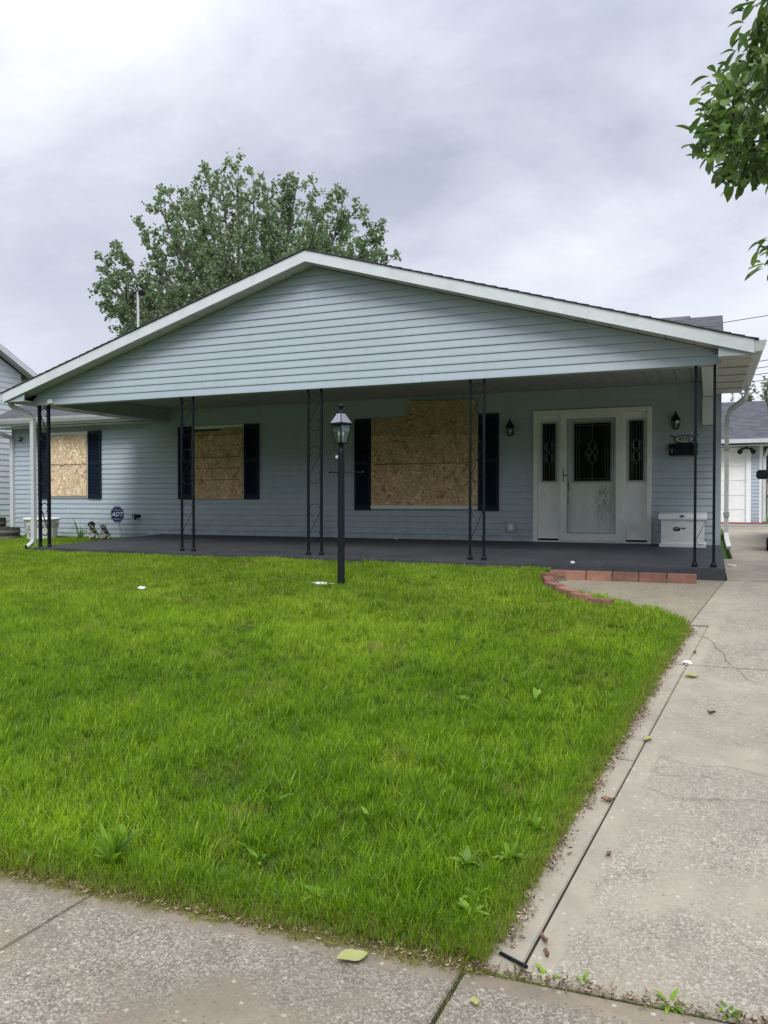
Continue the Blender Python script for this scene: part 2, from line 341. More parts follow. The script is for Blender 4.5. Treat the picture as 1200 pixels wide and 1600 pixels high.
def rectpath(bm, pts, w, d):
    """rectangular downspout along a path"""
    pts = [Vector(p) for p in pts]; rings = []
    for i, p in enumerate(pts):
        t = (pts[min(i+1, len(pts)-1)] - pts[max(i-1, 0)]).normalized()
        s = Vector((1, 0, 0)) if abs(t.x) < .75 else Vector((0, 0, 1)); s = (s - t*s.dot(t)).normalized(); u = t.cross(s).normalized()
        rings.append([bm.verts.new(p + s*a*w/2 + u*c*d/2) for a, c in ((-1, -1), (1, -1), (1, 1), (-1, 1))])
    for a, c in zip(rings, rings[1:]):
        for k in range(4): bm.faces.new((a[k], a[(k+1) % 4], c[(k+1) % 4], c[k]))
    bm.faces.new(rings[0][::-1]); bm.faces.new(rings[-1]); return bm
def text_mesh(txt, size, depth, loc, mat, name, parent, rz=0, shear=0, sx=1, rx=PI/2):
    cu = bpy.data.curves.new(name, 'FONT'); cu.body = txt; cu.size = size; cu.extrude = depth; cu.align_x = 'CENTER'; cu.align_y = 'CENTER'; cu.shear = shear
    cu.resolution_u = 3; cu.offset = size*.015
    t = bpy.data.objects.new(name, cu); C.objects.link(t)
    me = bpy.data.meshes.new_from_object(t); bpy.data.objects.remove(t); bpy.data.curves.remove(cu)
    d = wloc(parent); me.transform(Matrix.Translation(Vector(loc)-d) @ Matrix.Rotation(rz, 4, 'Z') @ Matrix.Rotation(rx, 4, 'X') @ Matrix.Diagonal((sx, 1, 1, 1)))
    me.materials.clear(); me.materials.append(mat)
    return obj(name, me, None, parent)

# ------------------------------------------------------------------ terrain
def G(y):
    if y < 2.4: return 0.
    if y < 9.0: return .087*(y-2.4)
    if y < 9.6:
        t = (y-9.0)/.6; return .5742 + .087*.6*(t - t*t/2) + .0105*.6*(t*t/2)
    return .5742 + .087*.3 + .0105*.3 + .0105*min(y-9.6, 25)
def XJ(y): return -.545 + .1145*(y-2.46)       # driveway joint line
EDGE = [(2.3, -.69), (2.4, -.68), (2.53, -.64), (3.24, -.575), (4.32, -.455), (5.99, -.27), (6.9, -.16), (7.2, -.15), (7.35, -.25), (7.6, -.47), (7.9, -.90), (8.0, -1.10), (8.37, -1.42), (9.0, -1.68), (9.43, -1.76)]
def XE(y): return float(np.interp(y, [e[0] for e in EDGE], [e[1] for e in EDGE]))
def YF(x): return 2.40 + .052*(x+.72)           # sidewalk edge of the lawn
def lawn_z(x, y):
    z = G(y) + .035 if y < 9.43 else G(y)+.04
    return z + .018*mnoise.noise(Vector((x*.9, y*.9, 3))) + .008*mnoise.noise(Vector((x*4, y*4, 1)))
# far ground (one big sheet with the same profile, 12 cm lower near the house)
bm = nb(); xs = [-400, -60, -25, -14, -8, -3, 0, 3, 8, 25, 60, 400]; ys = [-60, -8, -1.2, .8, 2.4, 4, 6, 8, 9.6, 13, 20, 34, 70, 150, 500]
gv = [[bm.verts.new((x, y, (G(y) - .14 if y > .7 else -.14) - (0 if y < 34 else .0))) for x in xs] for y in ys]
for j in range(len(ys)-1):
    for i in range(len(xs)-1): bm.faces.new((gv[j][i], gv[j][i+1], gv[j+1][i+1], gv[j+1][i]))
o = obj('ground', bm, M['farlawn'], kind='structure')
# side and back yard grass sheets higher up (beyond the driveway and behind)
def strip(name, x0, x1, ylist, off, m, kind='structure', xf0=None, xf1=None):
    bm = nb(); rows = []
    for y in ylist:
        a = xf0(y) if xf0 else x0; c = xf1(y) if xf1 else x1
        rows.append([bm.verts.new((a + (c-a)*k/8, y, G(y)+off)) for k in range(9)])
    for r0, r1 in zip(rows, rows[1:]):
        for k in range(8): bm.faces.new((r0[k], r0[k+1], r1[k+1], r1[k]))
    return obj(name, bm, m, kind=kind)
strip('side_yard', 3.3, 30, [2.5, 4, 6, 8, 9, 9.6, 13, 20, 34, 60], .02, M['farlawn'])
strip('back_yard', -30, .3, [19.2, 22, 34, 60], .0, M['farlawn'])
strip('road', -60, 60, [-9, -1.4], -.10, M['asphalt'])
strip('verge', -60, 60, [-1.25, 0, .8], -.02, M['farlawn'])
bm = B(-60, 60, -1.4, -1.25, -.2, -.02, .01); obj('kerb', bm, M['sidewalk'], kind='structure')

# lawn base
bm = nb(); rows = []
ysn = list(np.linspace(0, 1, 50))
for t in ysn:
    row = []
    for s in np.linspace(0, 1, 70):
        s2 = 1-(1-s)**1.6
        y = 2.32 + (9.43-2.32)*t; x0 = -26; x = x0 + (XE(y)-x0)*s2
        y2 = max(y, YF(x)+ .015*mnoise.noise(Vector((x*5, 0, 0)))) if t < .12 else y
        drop = 0
        row.append(bm.verts.new((x, y2, lawn_z(x, y2) if s < 1 and t > 0 else G(y2)-.05)))
    rows.append(row)
for r0, r1 in zip(rows, rows[1:]):
    for k in range(len(r0)-1): bm.faces.new((r0[k], r0[k+1], r1[k+1], r1[k]))
rows = []
for y in np.linspace(9.43, 13.0, 14):
    rows.append([bm.verts.new((x, y, lawn_z(x, y))) for x in np.linspace(-26, -9.99, 40)])
for r0, r1 in zip(rows, rows[1:]):
    for k in range(len(r0)-1): bm.faces.new((r0[k], r0[k+1], r1[k+1], r1[k]))
obj('lawn_soil', bm, M['lawn'], smooth=True, kind='structure')

# ------------------------------------------------------------------ paving
def slab_poly(pts, off=0., th=.12, ysub=.6, jit=0):
    """slab from a polygon, top follows the terrain; cut in strips along y"""
    bm = nb(); vs = [bm.verts.new((x, y, 0)) for x, y in pts]; f = bm.faces.new(vs)
    y0 = min(p[1] for p in pts); y1 = max(p[1] for p in pts); y = y0+ysub
    while y < y1-.05:
        bmesh.ops.bisect_plane(bm, geom=bm.verts[:]+bm.edges[:]+bm.faces[:], plane_co=(0, y, 0), plane_no=(0, 1, 0)); y += ysub
    r = bmesh.ops.extrude_face_region(bm, geom=bm.faces[:]); low = [v for v in r['geom'] if isinstance(v, bmesh.types.BMVert)]; ls = set(low)
    for v in bm.verts: v.co.z = G(v.co.y) + off - (th if v in ls else 0)
    te = [e for e in bm.edges if (e.verts[0] not in ls and e.verts[1] not in ls and any(abs(f.normal.z) < .5 or True for f in e.link_faces) and len({(v.co.z > 5) for v in e.verts}) == 1 and sum(1 for f in e.link_faces if all(v not in ls for v in f.verts)) == 1)]
    bmesh.ops.recalc_face_normals(bm, faces=bm.faces)
    bmesh.ops.bevel(bm, geom=te, offset=.004, segments=2, affect='EDGES', clamp_overlap=True)
    return bm
walk = thing('sidewalk', None, None, (0, 2, 0), kind='structure')
g = .006
jx = [-9.39, -7.94, -6.5, -5.05, -3.6, -2.155, -.715, .75, 2.2, 3.65, 5.1]
for k in range(len(jx)-1):
    a, c = jx[k]+g, jx[k+1]-g
    def yf(x): return 2.40 + .052*(x+.72)
    dz = [-.004, .003, 0, .004, -.003, 0, -.006, .004, 0, 0][k]
    obj('slab', slab_poly([(a-.06, yf(a)-1.45), (c-.06, yf(c)-1.45), (c, yf(c)-.006), (a, yf(a)-.006)], dz), M['sidewalk'], walk)
drive = thing('driveway', None, None, (0, 3, 0), kind='structure')
def dq(x0f, x1f, y0, y1, off=0, tilt=0):
    f0 = x0f if callable(x0f) else (lambda y: x0f); f1 = x1f if callable(x1f) else (lambda y: x1f)
    n = 3
    p = [(f0(y0), y0), (f1(y0), y0 + tilt)] + [(f1(y1), y1+tilt), (f0(y1), y1)]
    return obj('slab', slab_poly(p, off), M['drive'], drive)
g = .0025
DR = 3.1
for (y0, y1, o1) in ((2.47, 6.0, 0), (6.0, 7.24, .003)):
    obj('slab', slab_poly([(XJ(y0)+g, YF(XJ(y0))+.004), (DR, YF(DR)+.004), (DR, y1-g+.05), (XJ(y1)+g, y1-g)] if y0 < 3 else [(XJ(y0)+g, y0+g), (DR, y0+g+.05), (DR, y1-g+.05), (XJ(y1)+g, y1-g)], o1), M['drive'], drive)
obj('slab', slab_poly([(-.15+g, 7.24+g), (DR, 7.24+g+.05), (DR, 9.47), (.17+g, 9.47)], -.002), M['drive'], drive)
obj('slab', slab_poly([(.19, 9.475), (DR, 9.475), (DR, 12.4), (.19, 12.4)], .002), M['drive'], drive)
for y0 in (12.41, 15.6, 18.8):
    obj('slab', slab_poly([(.32, y0), (DR, y0), (DR, y0+3.17), (.32, y0+3.17)], .0), M['drive'], drive)
obj('slab', slab_poly([(-6.5, 22.0), (DR, 22.0), (DR, 24.98), (-6.5, 24.98)], .004), M['pad'], drive)
# narrow edge strip of poured concrete between lawn and joint
for y0, y1 in ((2.475, 4.2), (4.2, 6.0), (6.0, 7.2)):
    if y0 < 3: y0 = YF(-.6)-.001
    obj('edge_strip', slab_poly([(XJ(y0)-.17, y0+g), (XJ(y0)-g, y0+g), (XJ(y1)-g, y1-g), (XJ(y1)-.17, y1-g)], -.003), M['drive'], drive)
# entrance pad between bricks and porch
obj('pad', slab_poly([(-.15-g, 7.25), (.17-g, 9.47), (-1.88, 9.47), (-1.88, 9.1), (-1.6, 8.4), (-1.22, 8.02), (-.95, 7.85), (-.45, 7.52)], 0), M['pad'], drive)
# dirt under the joints
bm = nb(); JS = .010
for a, c in zip([-1, 2.4, 2.6, 4, 6, 7.3, 8.4, 9.0], [2.4, 2.6, 4, 6, 7.3, 8.4, 9.0, 9.45]):
    vs = [bm.verts.new(p) for p in ((-10 if c < 2.7 else -2.0, a, G(a)-JS), (4, a, G(a)-JS), (4, c, G(c)-JS), (-10 if c < 2.7 else -2.0, c, G(c)-JS))]; bm.faces.new(vs)
obj('joint_soil', bm, M['crack'], kind='structure')
# surface cracks
def crack(path, w=.005, seed=1):
    bm = nb(); rr = random.Random(seed); prev = None
    pts = []
    for (x0, y0), (x1, y1) in zip(path, path[1:]):
        n = max(2, int(math.hypot(x1-x0, y1-y0)/.04))
        for k in range(n):
            t = k/n; pts.append((x0+(x1-x0)*t, y0+(y1-y0)*t))
    off = 0; L_ = []
    for i, (x, y) in enumerate(pts):
        off = off*.8 + rr.uniform(-.009, .009); L_.append((x+off, y+off*.7))
    for i, (x, y) in enumerate(L_):
        j = min(i+1, len(L_)-1); k = max(i-1, 0); dx_, dy_ = L_[j][0]-L_[k][0], L_[j][1]-L_[k][1]; l = math.hypot(dx_, dy_)+1e-6
        ww = .5*w*(rr.uniform(.3, 1.1)) * min(1, (len(L_)-i)/6, (i+1)/4)
        a = bm.verts.new((x-dy_/l*ww, y+dx_/l*ww, G(y)+.0065)); c = bm.verts.new((x+dy_/l*ww, y-dx_/l*ww, G(y)+.0065))
        if prev: bm.faces.new((prev[0], a, c, prev[1]))
        prev = (a, c)
    return obj('crack', bm, M['crack'], drive, kind='stuff')
crack([(-.13, 7.0), (.02, 6.7), (.12, 6.2), (.26, 5.75), (.45, 5.5)], .0035, 2)
crack([(.12, 4.65), (.16, 4.55), (.3, 4.6)], .005, 3)
crack([(-.28, 4.3), (-.1, 4.2), (.1, 4.24), (.5, 4.12)], .003, 5)
crack([(-.33, 3.9), (-.1, 3.82), (.2, 3.9), (.6, 3.8)], .0035, 6)
crack([(-.35, 4.15), (-.2, 4.05), (0, 4.1), (.2, 4.0)], .003, 8)

# ------------------------------------------------------------------ porch floor
def PZ(y): return .817 - (12.63-y)/(12.63-9.43)*.085
bm = nb(); prism(bm, [(9.42, .40), (12.63, .40), (12.63, PZ(12.63)), (9.42, PZ(9.42))], 'x', -9.97, .17)
bmesh.ops.bevel(bm, geom=[e for e in bm.edges if all(v.co.z > .7 for v in e.verts) and all(v.co.y < 9.5 for v in e.verts)], offset=.012, segments=3, affect='EDGES')
obj('porch_floor', bm, M['porch'], kind='structure')

# ------------------------------------------------------------------ siding
def sboard(bm, xb0, xb1, xt0, xt1, z0, z1, lip=.016, f=None):
    sec = [(0, z0+.010), (lip-.004, z0+.010), (lip-.004, z0-.004), (lip, z0-.004), (lip-.0005, z0+.014), (.0035, z1), (0, z1)]
    A, Bv = [], []
    for o_, z in sec:
        t = min(1, max(0, (z-z0)/max(1e-6, z1-z0)))
        for lst, xb, xt in ((A, xb0, xt0), (Bv, xb1, xt1)): lst.append(bm.verts.new(f(xb+(xt-xb)*t, o_, z)))
    bm.faces.new(A); bm.faces.new(Bv[::-1])
    for i in range(7): bm.faces.new((A[i], Bv[i], Bv[(i+1) % 7], A[(i+1) % 7]))
def side_rows(parent, f, xr, z0, z1, pitch, m, open_=None, seed=3, lmin=2.6, lmax=4.4, first=None):
    """xr(z)->(x0,x1) span of wall at height z; open_=(x0,x1,z0,z1)"""
    rr = random.Random(seed); z = z0; k = 0
    while z < z1-.004:
        zt = min(z1, z+(first if (first and k == 0) else pitch))
        b0, b1 = xr(z); t0, t1 = xr(zt)
        cuts = [0.]; L_ = max(b1-b0, .01); x = rr.uniform(.3, 1)*lmax
        while x < L_-.5: cuts.append(x/L_); x += rr.uniform(lmin, lmax)
        cuts.append(1.)
        segs = []
        for c0, c1 in zip(cuts, cuts[1:]):
            segs.append((b0+L_*c0, b0+L_*c1, t0+(t1-t0)*c0, t0+(t1-t0)*c1))
        for i, s in enumerate(segs):
            parts = [s]
            if open_ and z < open_[3]-.02 and zt > open_[2]+.02:
                parts = []
                if s[0] < open_[0]: parts.append((s[0], min(s[1], open_[0]), s[2], min(s[3], open_[0])))
                if s[1] > open_[1]: parts.append((max(s[0], open_[1]), s[1], max(s[2], open_[1]), s[3]))
            for p in parts:
                if p[1]-p[0] < .01: continue
                bm = nb(); q = rr.uniform(0, .0018)
                sboard(bm, p[0]+.0014, p[1]-.0014, p[2]+.0014, max(p[3]-.0014, p[2]+.0016), z+rr.uniform(-.0012, .0012), zt, .0155+q, f); obj('siding_panel', bm, m, parent)
        z = zt; k += 1

house = thing('house', 'single-storey pale blue vinyl-sided house with boarded windows and wide gabled front porch', 'house', (-4.96, 12.63, .6))
WY = 12.63
WXL, WXR = -13.95, .15
wall = obj('front_wall', B(WXL+.02, -2.60, WY, WY+.15, .45, 3.26), M['bluetrim'], house)
# wall pieces around the door opening
wb = nb(); box(wb, -.83, WXR-.02, WY, WY+.15, .45, 3.26); obj('front_wall', wb, M['bluetrim'], house)
obj('front_wall', B(-2.60, -.83, WY+.001, WY+.149, 2.90, 3.26), M['bluetrim'], house)
side_rows(wall, lambda x, o_, z: (x, WY-o_, z), lambda z: (WXL+.07, WXR-.07), .70, 3.24, .1016, M['siding'], open_=(-2.62, -.81, .7, 2.915), seed=5)
rw = obj('side_wall', B(WXR-.17, WXR-.02, WY+.15, 19.2, .45, 3.24), M['bluetrim'], house)
side_rows(rw, lambda x, o_, z: (WXR-.02+o_, x, z), lambda z: (WY+.0, 19.2), .72, 3.22, .1016, M['siding'], seed=6)
lw = obj('side_wall', B(WXL+.02, WXL+.17, WY+.15, 19.2, .45, 3.24), M['bluetrim'], house)
side_rows(lw, lambda x, o_, z: (WXL+.02-o_, x, z), lambda z: (WY+.0, 19.2), .72, 3.22, .1016, M['siding'], seed=7)
obj('rear_wall', B(WXL+.17, WXR-.17, 19.05, 19.2, .45, 3.24), M['bluetrim'], house)
# corner posts and base trim
for x0, x1 in ((WXL-.01, WXL+.075), (WXR-.075, WXR+.01)):
    obj('corner_post', B(x0, x1, WY-.02, WY+.09, .66, 3.24, .004), M['bluetrim'], house)
obj('foundation', B(WXL+.03, WXR-.03, WY+.004, WY+.14, .3, .47), M['brick_old'], house)
obj('base_trim', B(WXL+.05, -9.9, WY-.022, WY+.0, .655, .70), M['white'], house)

# windows ------------------------------------------------------------
def shutter(x0, x1, z0, z1):
    s = obj('shutter', B(x0, x0+.045, WY-.045, WY-.014, z0, z1, .003), M['shutter'], house)
    bm = s.data; b2 = nb(); b2.from_mesh(bm); d = wloc(s)
    def bb(*a):
        t = nb(); box(t, *a)
        for v in t.verts: v.co -= d
        me = bpy.data.meshes.new('tmp'); t.to_mesh(me); t.free(); b2.from_mesh(me); bpy.data.meshes.remove(me)
    bb(x1-.045, x1, WY-.045, WY-.014, z0, z1)
    zm = (z0+z1)/2+.03
    for a, c in ((z0, z0+.09), (zm-.035, zm+.035), (z1-.07, z1)): bb(x0+.045, x1-.045, WY-.044, WY-.014, a, c)
    bb(x0+.045, x1-.045, WY-.020, WY-.014, z0+.09, z1-.07)
    b2.to_mesh(bm); b2.free()
    sb = nb()
    for a, c in ((z0+.09, zm-.035), (zm+.035, z1-.07)):
        z = a+.012
        while z < c-.018:
            v = [sb.verts.new((x, WY-y, zz)) for x in (x0+.045, x1-.045) for y, zz in ((.040, z), (.022, z+.022), (.038, z-.004))]
            sb.faces.new((v[0], v[1], v[4], v[3])); sb.faces.new((v[2], v[5], v[3], v[0])); sb.faces.new((v[1], v[2], v[5], v[4])); z += .030
    obj('louvre', sb, M['shutter'], s, kind='stuff'); return s
def board_mesh(x0, x1, z0, z1, y0, y1, jag_top=None, seed=1):
    bm = nb(); rr = random.Random(seed)
    n = 24; top = []
    for k in range(n+1):
        x = x0+(x1-x0)*k/n; top.append((x, z1 + (jag_top(k/n, rr) if jag_top else 0)))
    prism(bm, [(x0, z0), (x1, z0)] + top[::-1], 'y', y0, y1); return bm
def window(x0, x1, z0, z1, sill=False):
    f = nb(); w_ = .06
    for a in ((x0-w_*0, x0+w_, z0, z1), (x1-w_, x1, z0, z1), (x0+w_, x1-w_, z0, z0+.05), (x0+w_, x1-w_, z1-.06, z1)):
        box(f, a[0], a[1], WY-.035, WY-.014, a[2], a[3])
    o = obj('window', f, M['white'], house)
    obj('pane', B(x0+w_, x1-w_, WY-.034, WY-.028, z0+.05, z1-.06), M['dark'], o)
    return o
wa = window(-12.90, -11.84, 1.535, 2.90)
obj('board', board_mesh(-12.87, -11.85, 1.57, 2.215, WY-.058, WY-.037, lambda t, r: r.uniform(-.006, .004)), M['osb_pale'], wa)
obj('board', board_mesh(-12.86, -11.853, 2.221, 2.83, WY-.060, WY-.038, lambda t, r: (-.012+.02*t)), M['osb_pale'], wa)
wb_ = window(-9.245, -8.075, 1.50, 2.905)
zc = [1.505, 1.87, 2.09, 2.30, 2.72]
for k, (a, c) in enumerate(zip(zc, zc[1:])):
    obj('board', board_mesh(-9.232, -8.09, a+.006, c-.006, WY-.056-.003*(k % 2), WY-.037), M['osb'], wb_)
obj('board', board_mesh(-9.232, -8.09, 2.724, 2.80, WY-.055, WY-.037, lambda t, r: .0 if t < .55 else min(.055, (t-.55)*.5)), M['osb_dark'], wb_)
wc = window(-5.465, -3.54, 1.325, 2.905)
obj('sill', B(-5.46, -3.545, WY-.075, WY-.036, 1.335, 1.395, .004), M['white'], wc)
obj('board', board_mesh(-5.452, -3.55, 1.40, 2.10, WY-.058, WY-.037), M['osb'], wc)
obj('board', board_mesh(-5.452, -3.55, 2.112, 2.60, WY-.060, WY-.037), M['osb'], wc)
obj('board', board_mesh(-5.452, -4.78, 2.605, 2.895, WY-.057, WY-.037), M['osb_dark'], wc)
obj('board', board_mesh(-4.775, -3.56, 2.585, 3.16, WY-.082, WY-.061, lambda t, r: r.uniform(-.012, .006) + (.01 if t < .3 else 0)), M['osb_dark'], wc)
# splintered seam strip of the big window
bm = nb(); rr = random.Random(4); x = -5.44
while x < -3.6:
    l = rr.uniform(.05, .22)
    if rr.random() < .8: z = 2.105+rr.choice((0, .018, .035, -.012)); box(bm, x, x+l, WY-.066, WY-.0605, z, z+.006)
    x += l*.8
obj('splinter', bm, M['crack'], wc, kind='stuff')
bm = nb(); x = -12.85
while x < -11.9:
    l = rr.uniform(.03, .12); z = 2.2+rr.choice((0, .018, .028, -.01)); box(bm, x, min(x+l, -11.87), WY-.0655, WY-.0608, z, z+.006); x += l*.95
obj('splinter', bm, M['crack'], wa, kind='stuff')
for a in ((-13.19, -12.905, 1.515, 2.905), (-11.83, -11.485, 1.515, 2.905), (-9.575, -9.25, 1.50, 2.905), (-8.07, -7.745, 1.50, 2.905), (-5.79, -5.47, 1.31, 2.905), (-3.533, -3.19, 1.31, 2.905)):
    shutter(*a)

# door unit -----------------------------------------------------------
df = nb()
box(df, -2.62, -2.555, WY-.045, WY+.10, .835, 2.85); box(df, -.875, -.81, WY-.045, WY+.10, .835, 2.85); box(df, -2.62, -.81, WY-.045, WY+.10, 2.85, 2.915)
box(df, -2.215, -2.165, WY-.03, WY+.10, .835, 2.85); box(df, -1.245, -1.19, WY-.03, WY+.10, .835, 2.85)
dfo = obj('door_frame', df, M['white'], house)
obj('threshold', B(-2.62, -.81, WY-.06, WY+.1, .818, .838, .003), M['white'], dfo)
# dark room behind
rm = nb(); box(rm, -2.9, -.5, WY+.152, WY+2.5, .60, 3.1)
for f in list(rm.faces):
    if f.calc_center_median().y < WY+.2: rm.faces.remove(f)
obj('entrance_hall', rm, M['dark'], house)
def framed_panel(name, x0, x1, z0, z1, gx0, gx1, gz0, gz1, y0, y1, mat, parent, raised):
    bm = nb()
    box(bm, x0, gx0, y0, y1, z0, z1); box(bm, gx1, x1, y0, y1, z0, z1); box(bm, gx0, gx1, y0, y1, gz1, z1); box(bm, gx0, gx1, y0, y1, z0, gz0)
    o = obj(name, bm, mat, parent)
    for (a, c, d, e_) in raised:
        r = nb(); w_ = .018
        box(r, a, c, y0-.010, y0+.002, d, d+w_, .003); box(r, a, c, y0-.010, y0+.002, e_-w_, e_, .003); box(r, a, a+w_, y0-.0105, y0+.002, d, e_, .003); box(r, c-w_, c, y0-.0105, y0+.002, d, e_, .003)
        box(r, a+.04, c-.04, y0-.006, y0+.002, d+.04, e_-.04, .003)
        obj('raised_panel', r, mat, o)
    return o
def leaded(o, x0, x1, z0, z1, y, full=False):
    gf = nb(); w_ = .022
    box(gf, x0, x0+w_, y-.018, y+.006, z0, z1); box(gf, x1-w_, x1, y-.018, y+.006, z0, z1); box(gf, x0+w_, x1-w_, y-.018, y+.006, z0, z0+w_); box(gf, x0+w_, x1-w_, y-.018, y+.006, z1-w_, z1)
    obj('glass_frame', gf, M['beamwrap'], o)
    obj('glass', B(x0+w_, x1-w_, y+.006, y+.012, z0+w_, z1-w_), M['glass_dark'], o)
    cm = nb(); cx = (x0+x1)/2; cz = (z0+z1)/2; r = .0028; yy = y+.002
    def ln(pts, r=r): tube(cm, [(a, yy, c) for a, c in pts], r, 5)
    w2 = (x1-x0)/2-w_
    offs = (-.12, .12) if full else ()
    ln([(cx, z0+w_), (cx, cz-.2)]); ln([(cx, cz+.2), (cx, z1-w_)])
    for k in ((.45, .75) if not full else (.72, .86)):
        for s in (-1, 1): ln([(cx+s*w2*k, z0+w_), (cx+s*w2*k, z1-w_)])
    ww = min(.075, w2*.9)
    for s in (-1, 1):
        for q in (-1, 1):
            ln([(cx, cz), (cx+s*ww*.55, cz+q*.055), (cx+s*ww*.5, cz+q*.12), (cx, cz+q*.2)], .004)
        ln([(cx+s*ww*.2, cz+.03), (cx+s*ww, cz+.065), (cx+s*ww*1.05, cz), (cx+s*ww, cz-.065), (cx+s*ww*.2, cz-.03)], .0035)
        ln([(cx+s*ww*.6, cz+.07), (cx+s*ww*.95, cz+.12), (cx+s*ww*.7, cz+.15)], .003)
        ln([(cx+s*ww*.6, cz-.07), (cx+s*ww*.95, cz-.12), (cx+s*ww*.7, cz-.15)], .003)
    if full:
        for q in (-1, 1): ln([(cx-w2*.86, cz+q*(z1-z0)*.44), (cx+w2*.86, cz+q*(z1-z0)*.44)])
    obj('caming', cm, M['lead'], o, smooth=True)
sl1 = framed_panel('sidelight', -2.553, -2.217, .87, 2.848, -2.50, -2.25, 1.77, 2.73, WY+.02, WY+.05, M['whitepaint'], dfo, [(-2.47, -2.285, 1.07, 1.63)])
leaded(sl1, -2.50, -2.25, 1.77, 2.73, WY+.016)
sl2 = framed_panel('sidelight', -1.188, -.877, .87, 2.848, -1.165, -.915, 1.77, 2.73, WY+.02, WY+.05, M['whitepaint'], dfo, [(-1.125, -.945, 1.07, 1.63)])
leaded(sl2, -1.165, -.915, 1.77, 2.73, WY+.016)
fd = framed_panel('front_door', -2.163, -1.247, .84, 2.845, -2.005, -1.405, 1.765, 2.72, WY+.045, WY+.085, M['door'], house, [(-1.985, -1.80, 1.10, 1.60), (-1.63, -1.41, 1.10, 1.60)])
leaded(fd, -2.005, -1.405, 1.765, 2.72, WY+.040, True)
lk = nb(); box(lk, -2.105, -2.07, WY+.02, WY+.046, 1.62, 1.78, .006); box(lk, -2.105, -2.075, WY+.025, WY+.046, 1.43, 1.52, .006); obj('door_handle', lk, M['black'], fd)
st = nb(); sy0, sy1 = WY-.052, WY-.020
box(st, -2.185, -2.085, sy0, sy1, .845, 2.86); box(st, -1.335, -1.23, sy0, sy1, .845, 2.86); box(st, -2.085, -1.335, sy0, sy1, 2.765, 2.86); box(st, -2.085, -1.335, sy0, sy1, .845, .96)
sd_ = obj('storm_door', st, M['white'], house)
obj('glass', B(-2.085, -1.335, sy0+.012, sy0+.017, .96, 2.765), M['glass'], sd_)
eg = nb()
for a in ((-2.085, -2.07, .96, 2.765), (-1.35, -1.335, .96, 2.765), (-2.07, -1.35, .96, .975), (-2.07, -1.35, 2.75, 2.765)): box(eg, a[0], a[1], sy0-.003, sy0+.011, a[2], a[3])
obj('glazing_bead', eg, M['beamwrap'], sd_)
hn = nb(); box(hn, -2.150, -2.128, sy0-.01, sy0+.001, 1.77, 1.99, .004); tube(hn, [(-2.139, sy0-.008, 1.88), (-2.139, sy0-.05, 1.88), (-2.05, sy0-.055, 1.885)], .008, 8); obj('door_handle', hn, M['chrome'], sd_)
hi = nb()
for z in (1.05, 1.85, 2.65): box(hi, -1.243, -1.233, sy0-.006, sy0, z, z+.09)
obj('hinge', hi, M['white'], sd_)

# porch structure ------------------------------------------------------
# beams
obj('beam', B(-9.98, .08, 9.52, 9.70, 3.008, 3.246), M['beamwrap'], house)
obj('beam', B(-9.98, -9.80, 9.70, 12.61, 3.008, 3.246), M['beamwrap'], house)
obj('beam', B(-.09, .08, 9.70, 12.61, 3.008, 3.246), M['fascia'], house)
obj('beam_end', B(-.10, .06, 12.45, 12.608, 2.60, 3.0), M['fascia'], house)
# ceiling strips
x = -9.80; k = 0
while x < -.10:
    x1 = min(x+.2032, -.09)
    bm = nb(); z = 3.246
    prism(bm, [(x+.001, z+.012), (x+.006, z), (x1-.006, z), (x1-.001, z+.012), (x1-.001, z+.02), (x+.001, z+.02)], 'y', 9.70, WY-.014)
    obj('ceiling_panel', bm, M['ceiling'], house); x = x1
# roof geometry
PX, PZT = -4.965, 4.798; SL = (4.798-3.19)/(5.44)
def RZ(x): return PZT - SL*abs(x-PX)      # top of rake board
XL_, XR_ = -10.41, .435
for s, xe in ((-1, XL_), (1, XR_)):
    bm = nb(); prism(bm, [(PX, PZT), (xe, RZ(xe)), (xe, RZ(xe)-.146), (PX, PZT-.146)], 'y', 9.235, 9.26); o = obj('rake_board', bm, M['fascia'], house)
    # soffit under the rake, panels
    n = 18
    for k in range(n):
        a = PX+(xe-PX)*k/n; c = PX+(xe-PX)*(k+1)/n
        bm = nb(); g_ = .006*(1 if xe > PX else -1)
        prism(bm, [(a+g_, RZ(a+g_)-.142), (c-g_, RZ(c-g_)-.142), (c-g_, RZ(c-g_)-.128), (a+g_, RZ(a+g_)-.128)], 'y', 9.262, 9.50); obj('soffit_panel', bm, M['soffit'], house)
    bm = nb(); prism(bm, [(PX, PZT-.13), (xe, RZ(xe)-.13), (xe, RZ(xe)-.11), (PX, PZT-.11)], 'y', 9.262, 9.52); obj('soffit_backing', bm, M['soffit_dark'], house)
# gable wall with siding
gz0 = 3.004
def gx(z):
    zz = z+.150
    h = max(0.002, (PZT-zz)/SL); return (max(-9.98, PX-h), min(.08, PX+h))
bm = nb(); zt = PZT-.150; xa, xb = -9.98, .08
prism(bm, [(xa, gz0+.01), (xb, gz0+.01), (xb, RZ(xb)-.150), (PX, zt), (xa, RZ(xa)-.150)], 'y', 9.502, 9.52)
gw = obj('gable_wall', bm, M['bluetrim'], house)
side_rows(gw, lambda x, o_, z: (x, 9.502-o_, z), gx, gz0, zt-.01, .1016, M['siding'], seed=12, first=.105)
for xq in (-9.98, .08):
    obj('trim_corner', B(xq-.03, xq+.03, 9.478, 9.55, gz0-.002, gz0+.11, .004), M['bluetrim'], house)
# small junction cap at each end of the gable base
obj('cap', B(-9.70, -9.60, 9.455, 9.49, 3.015, 3.085, .004), M['white'], house)
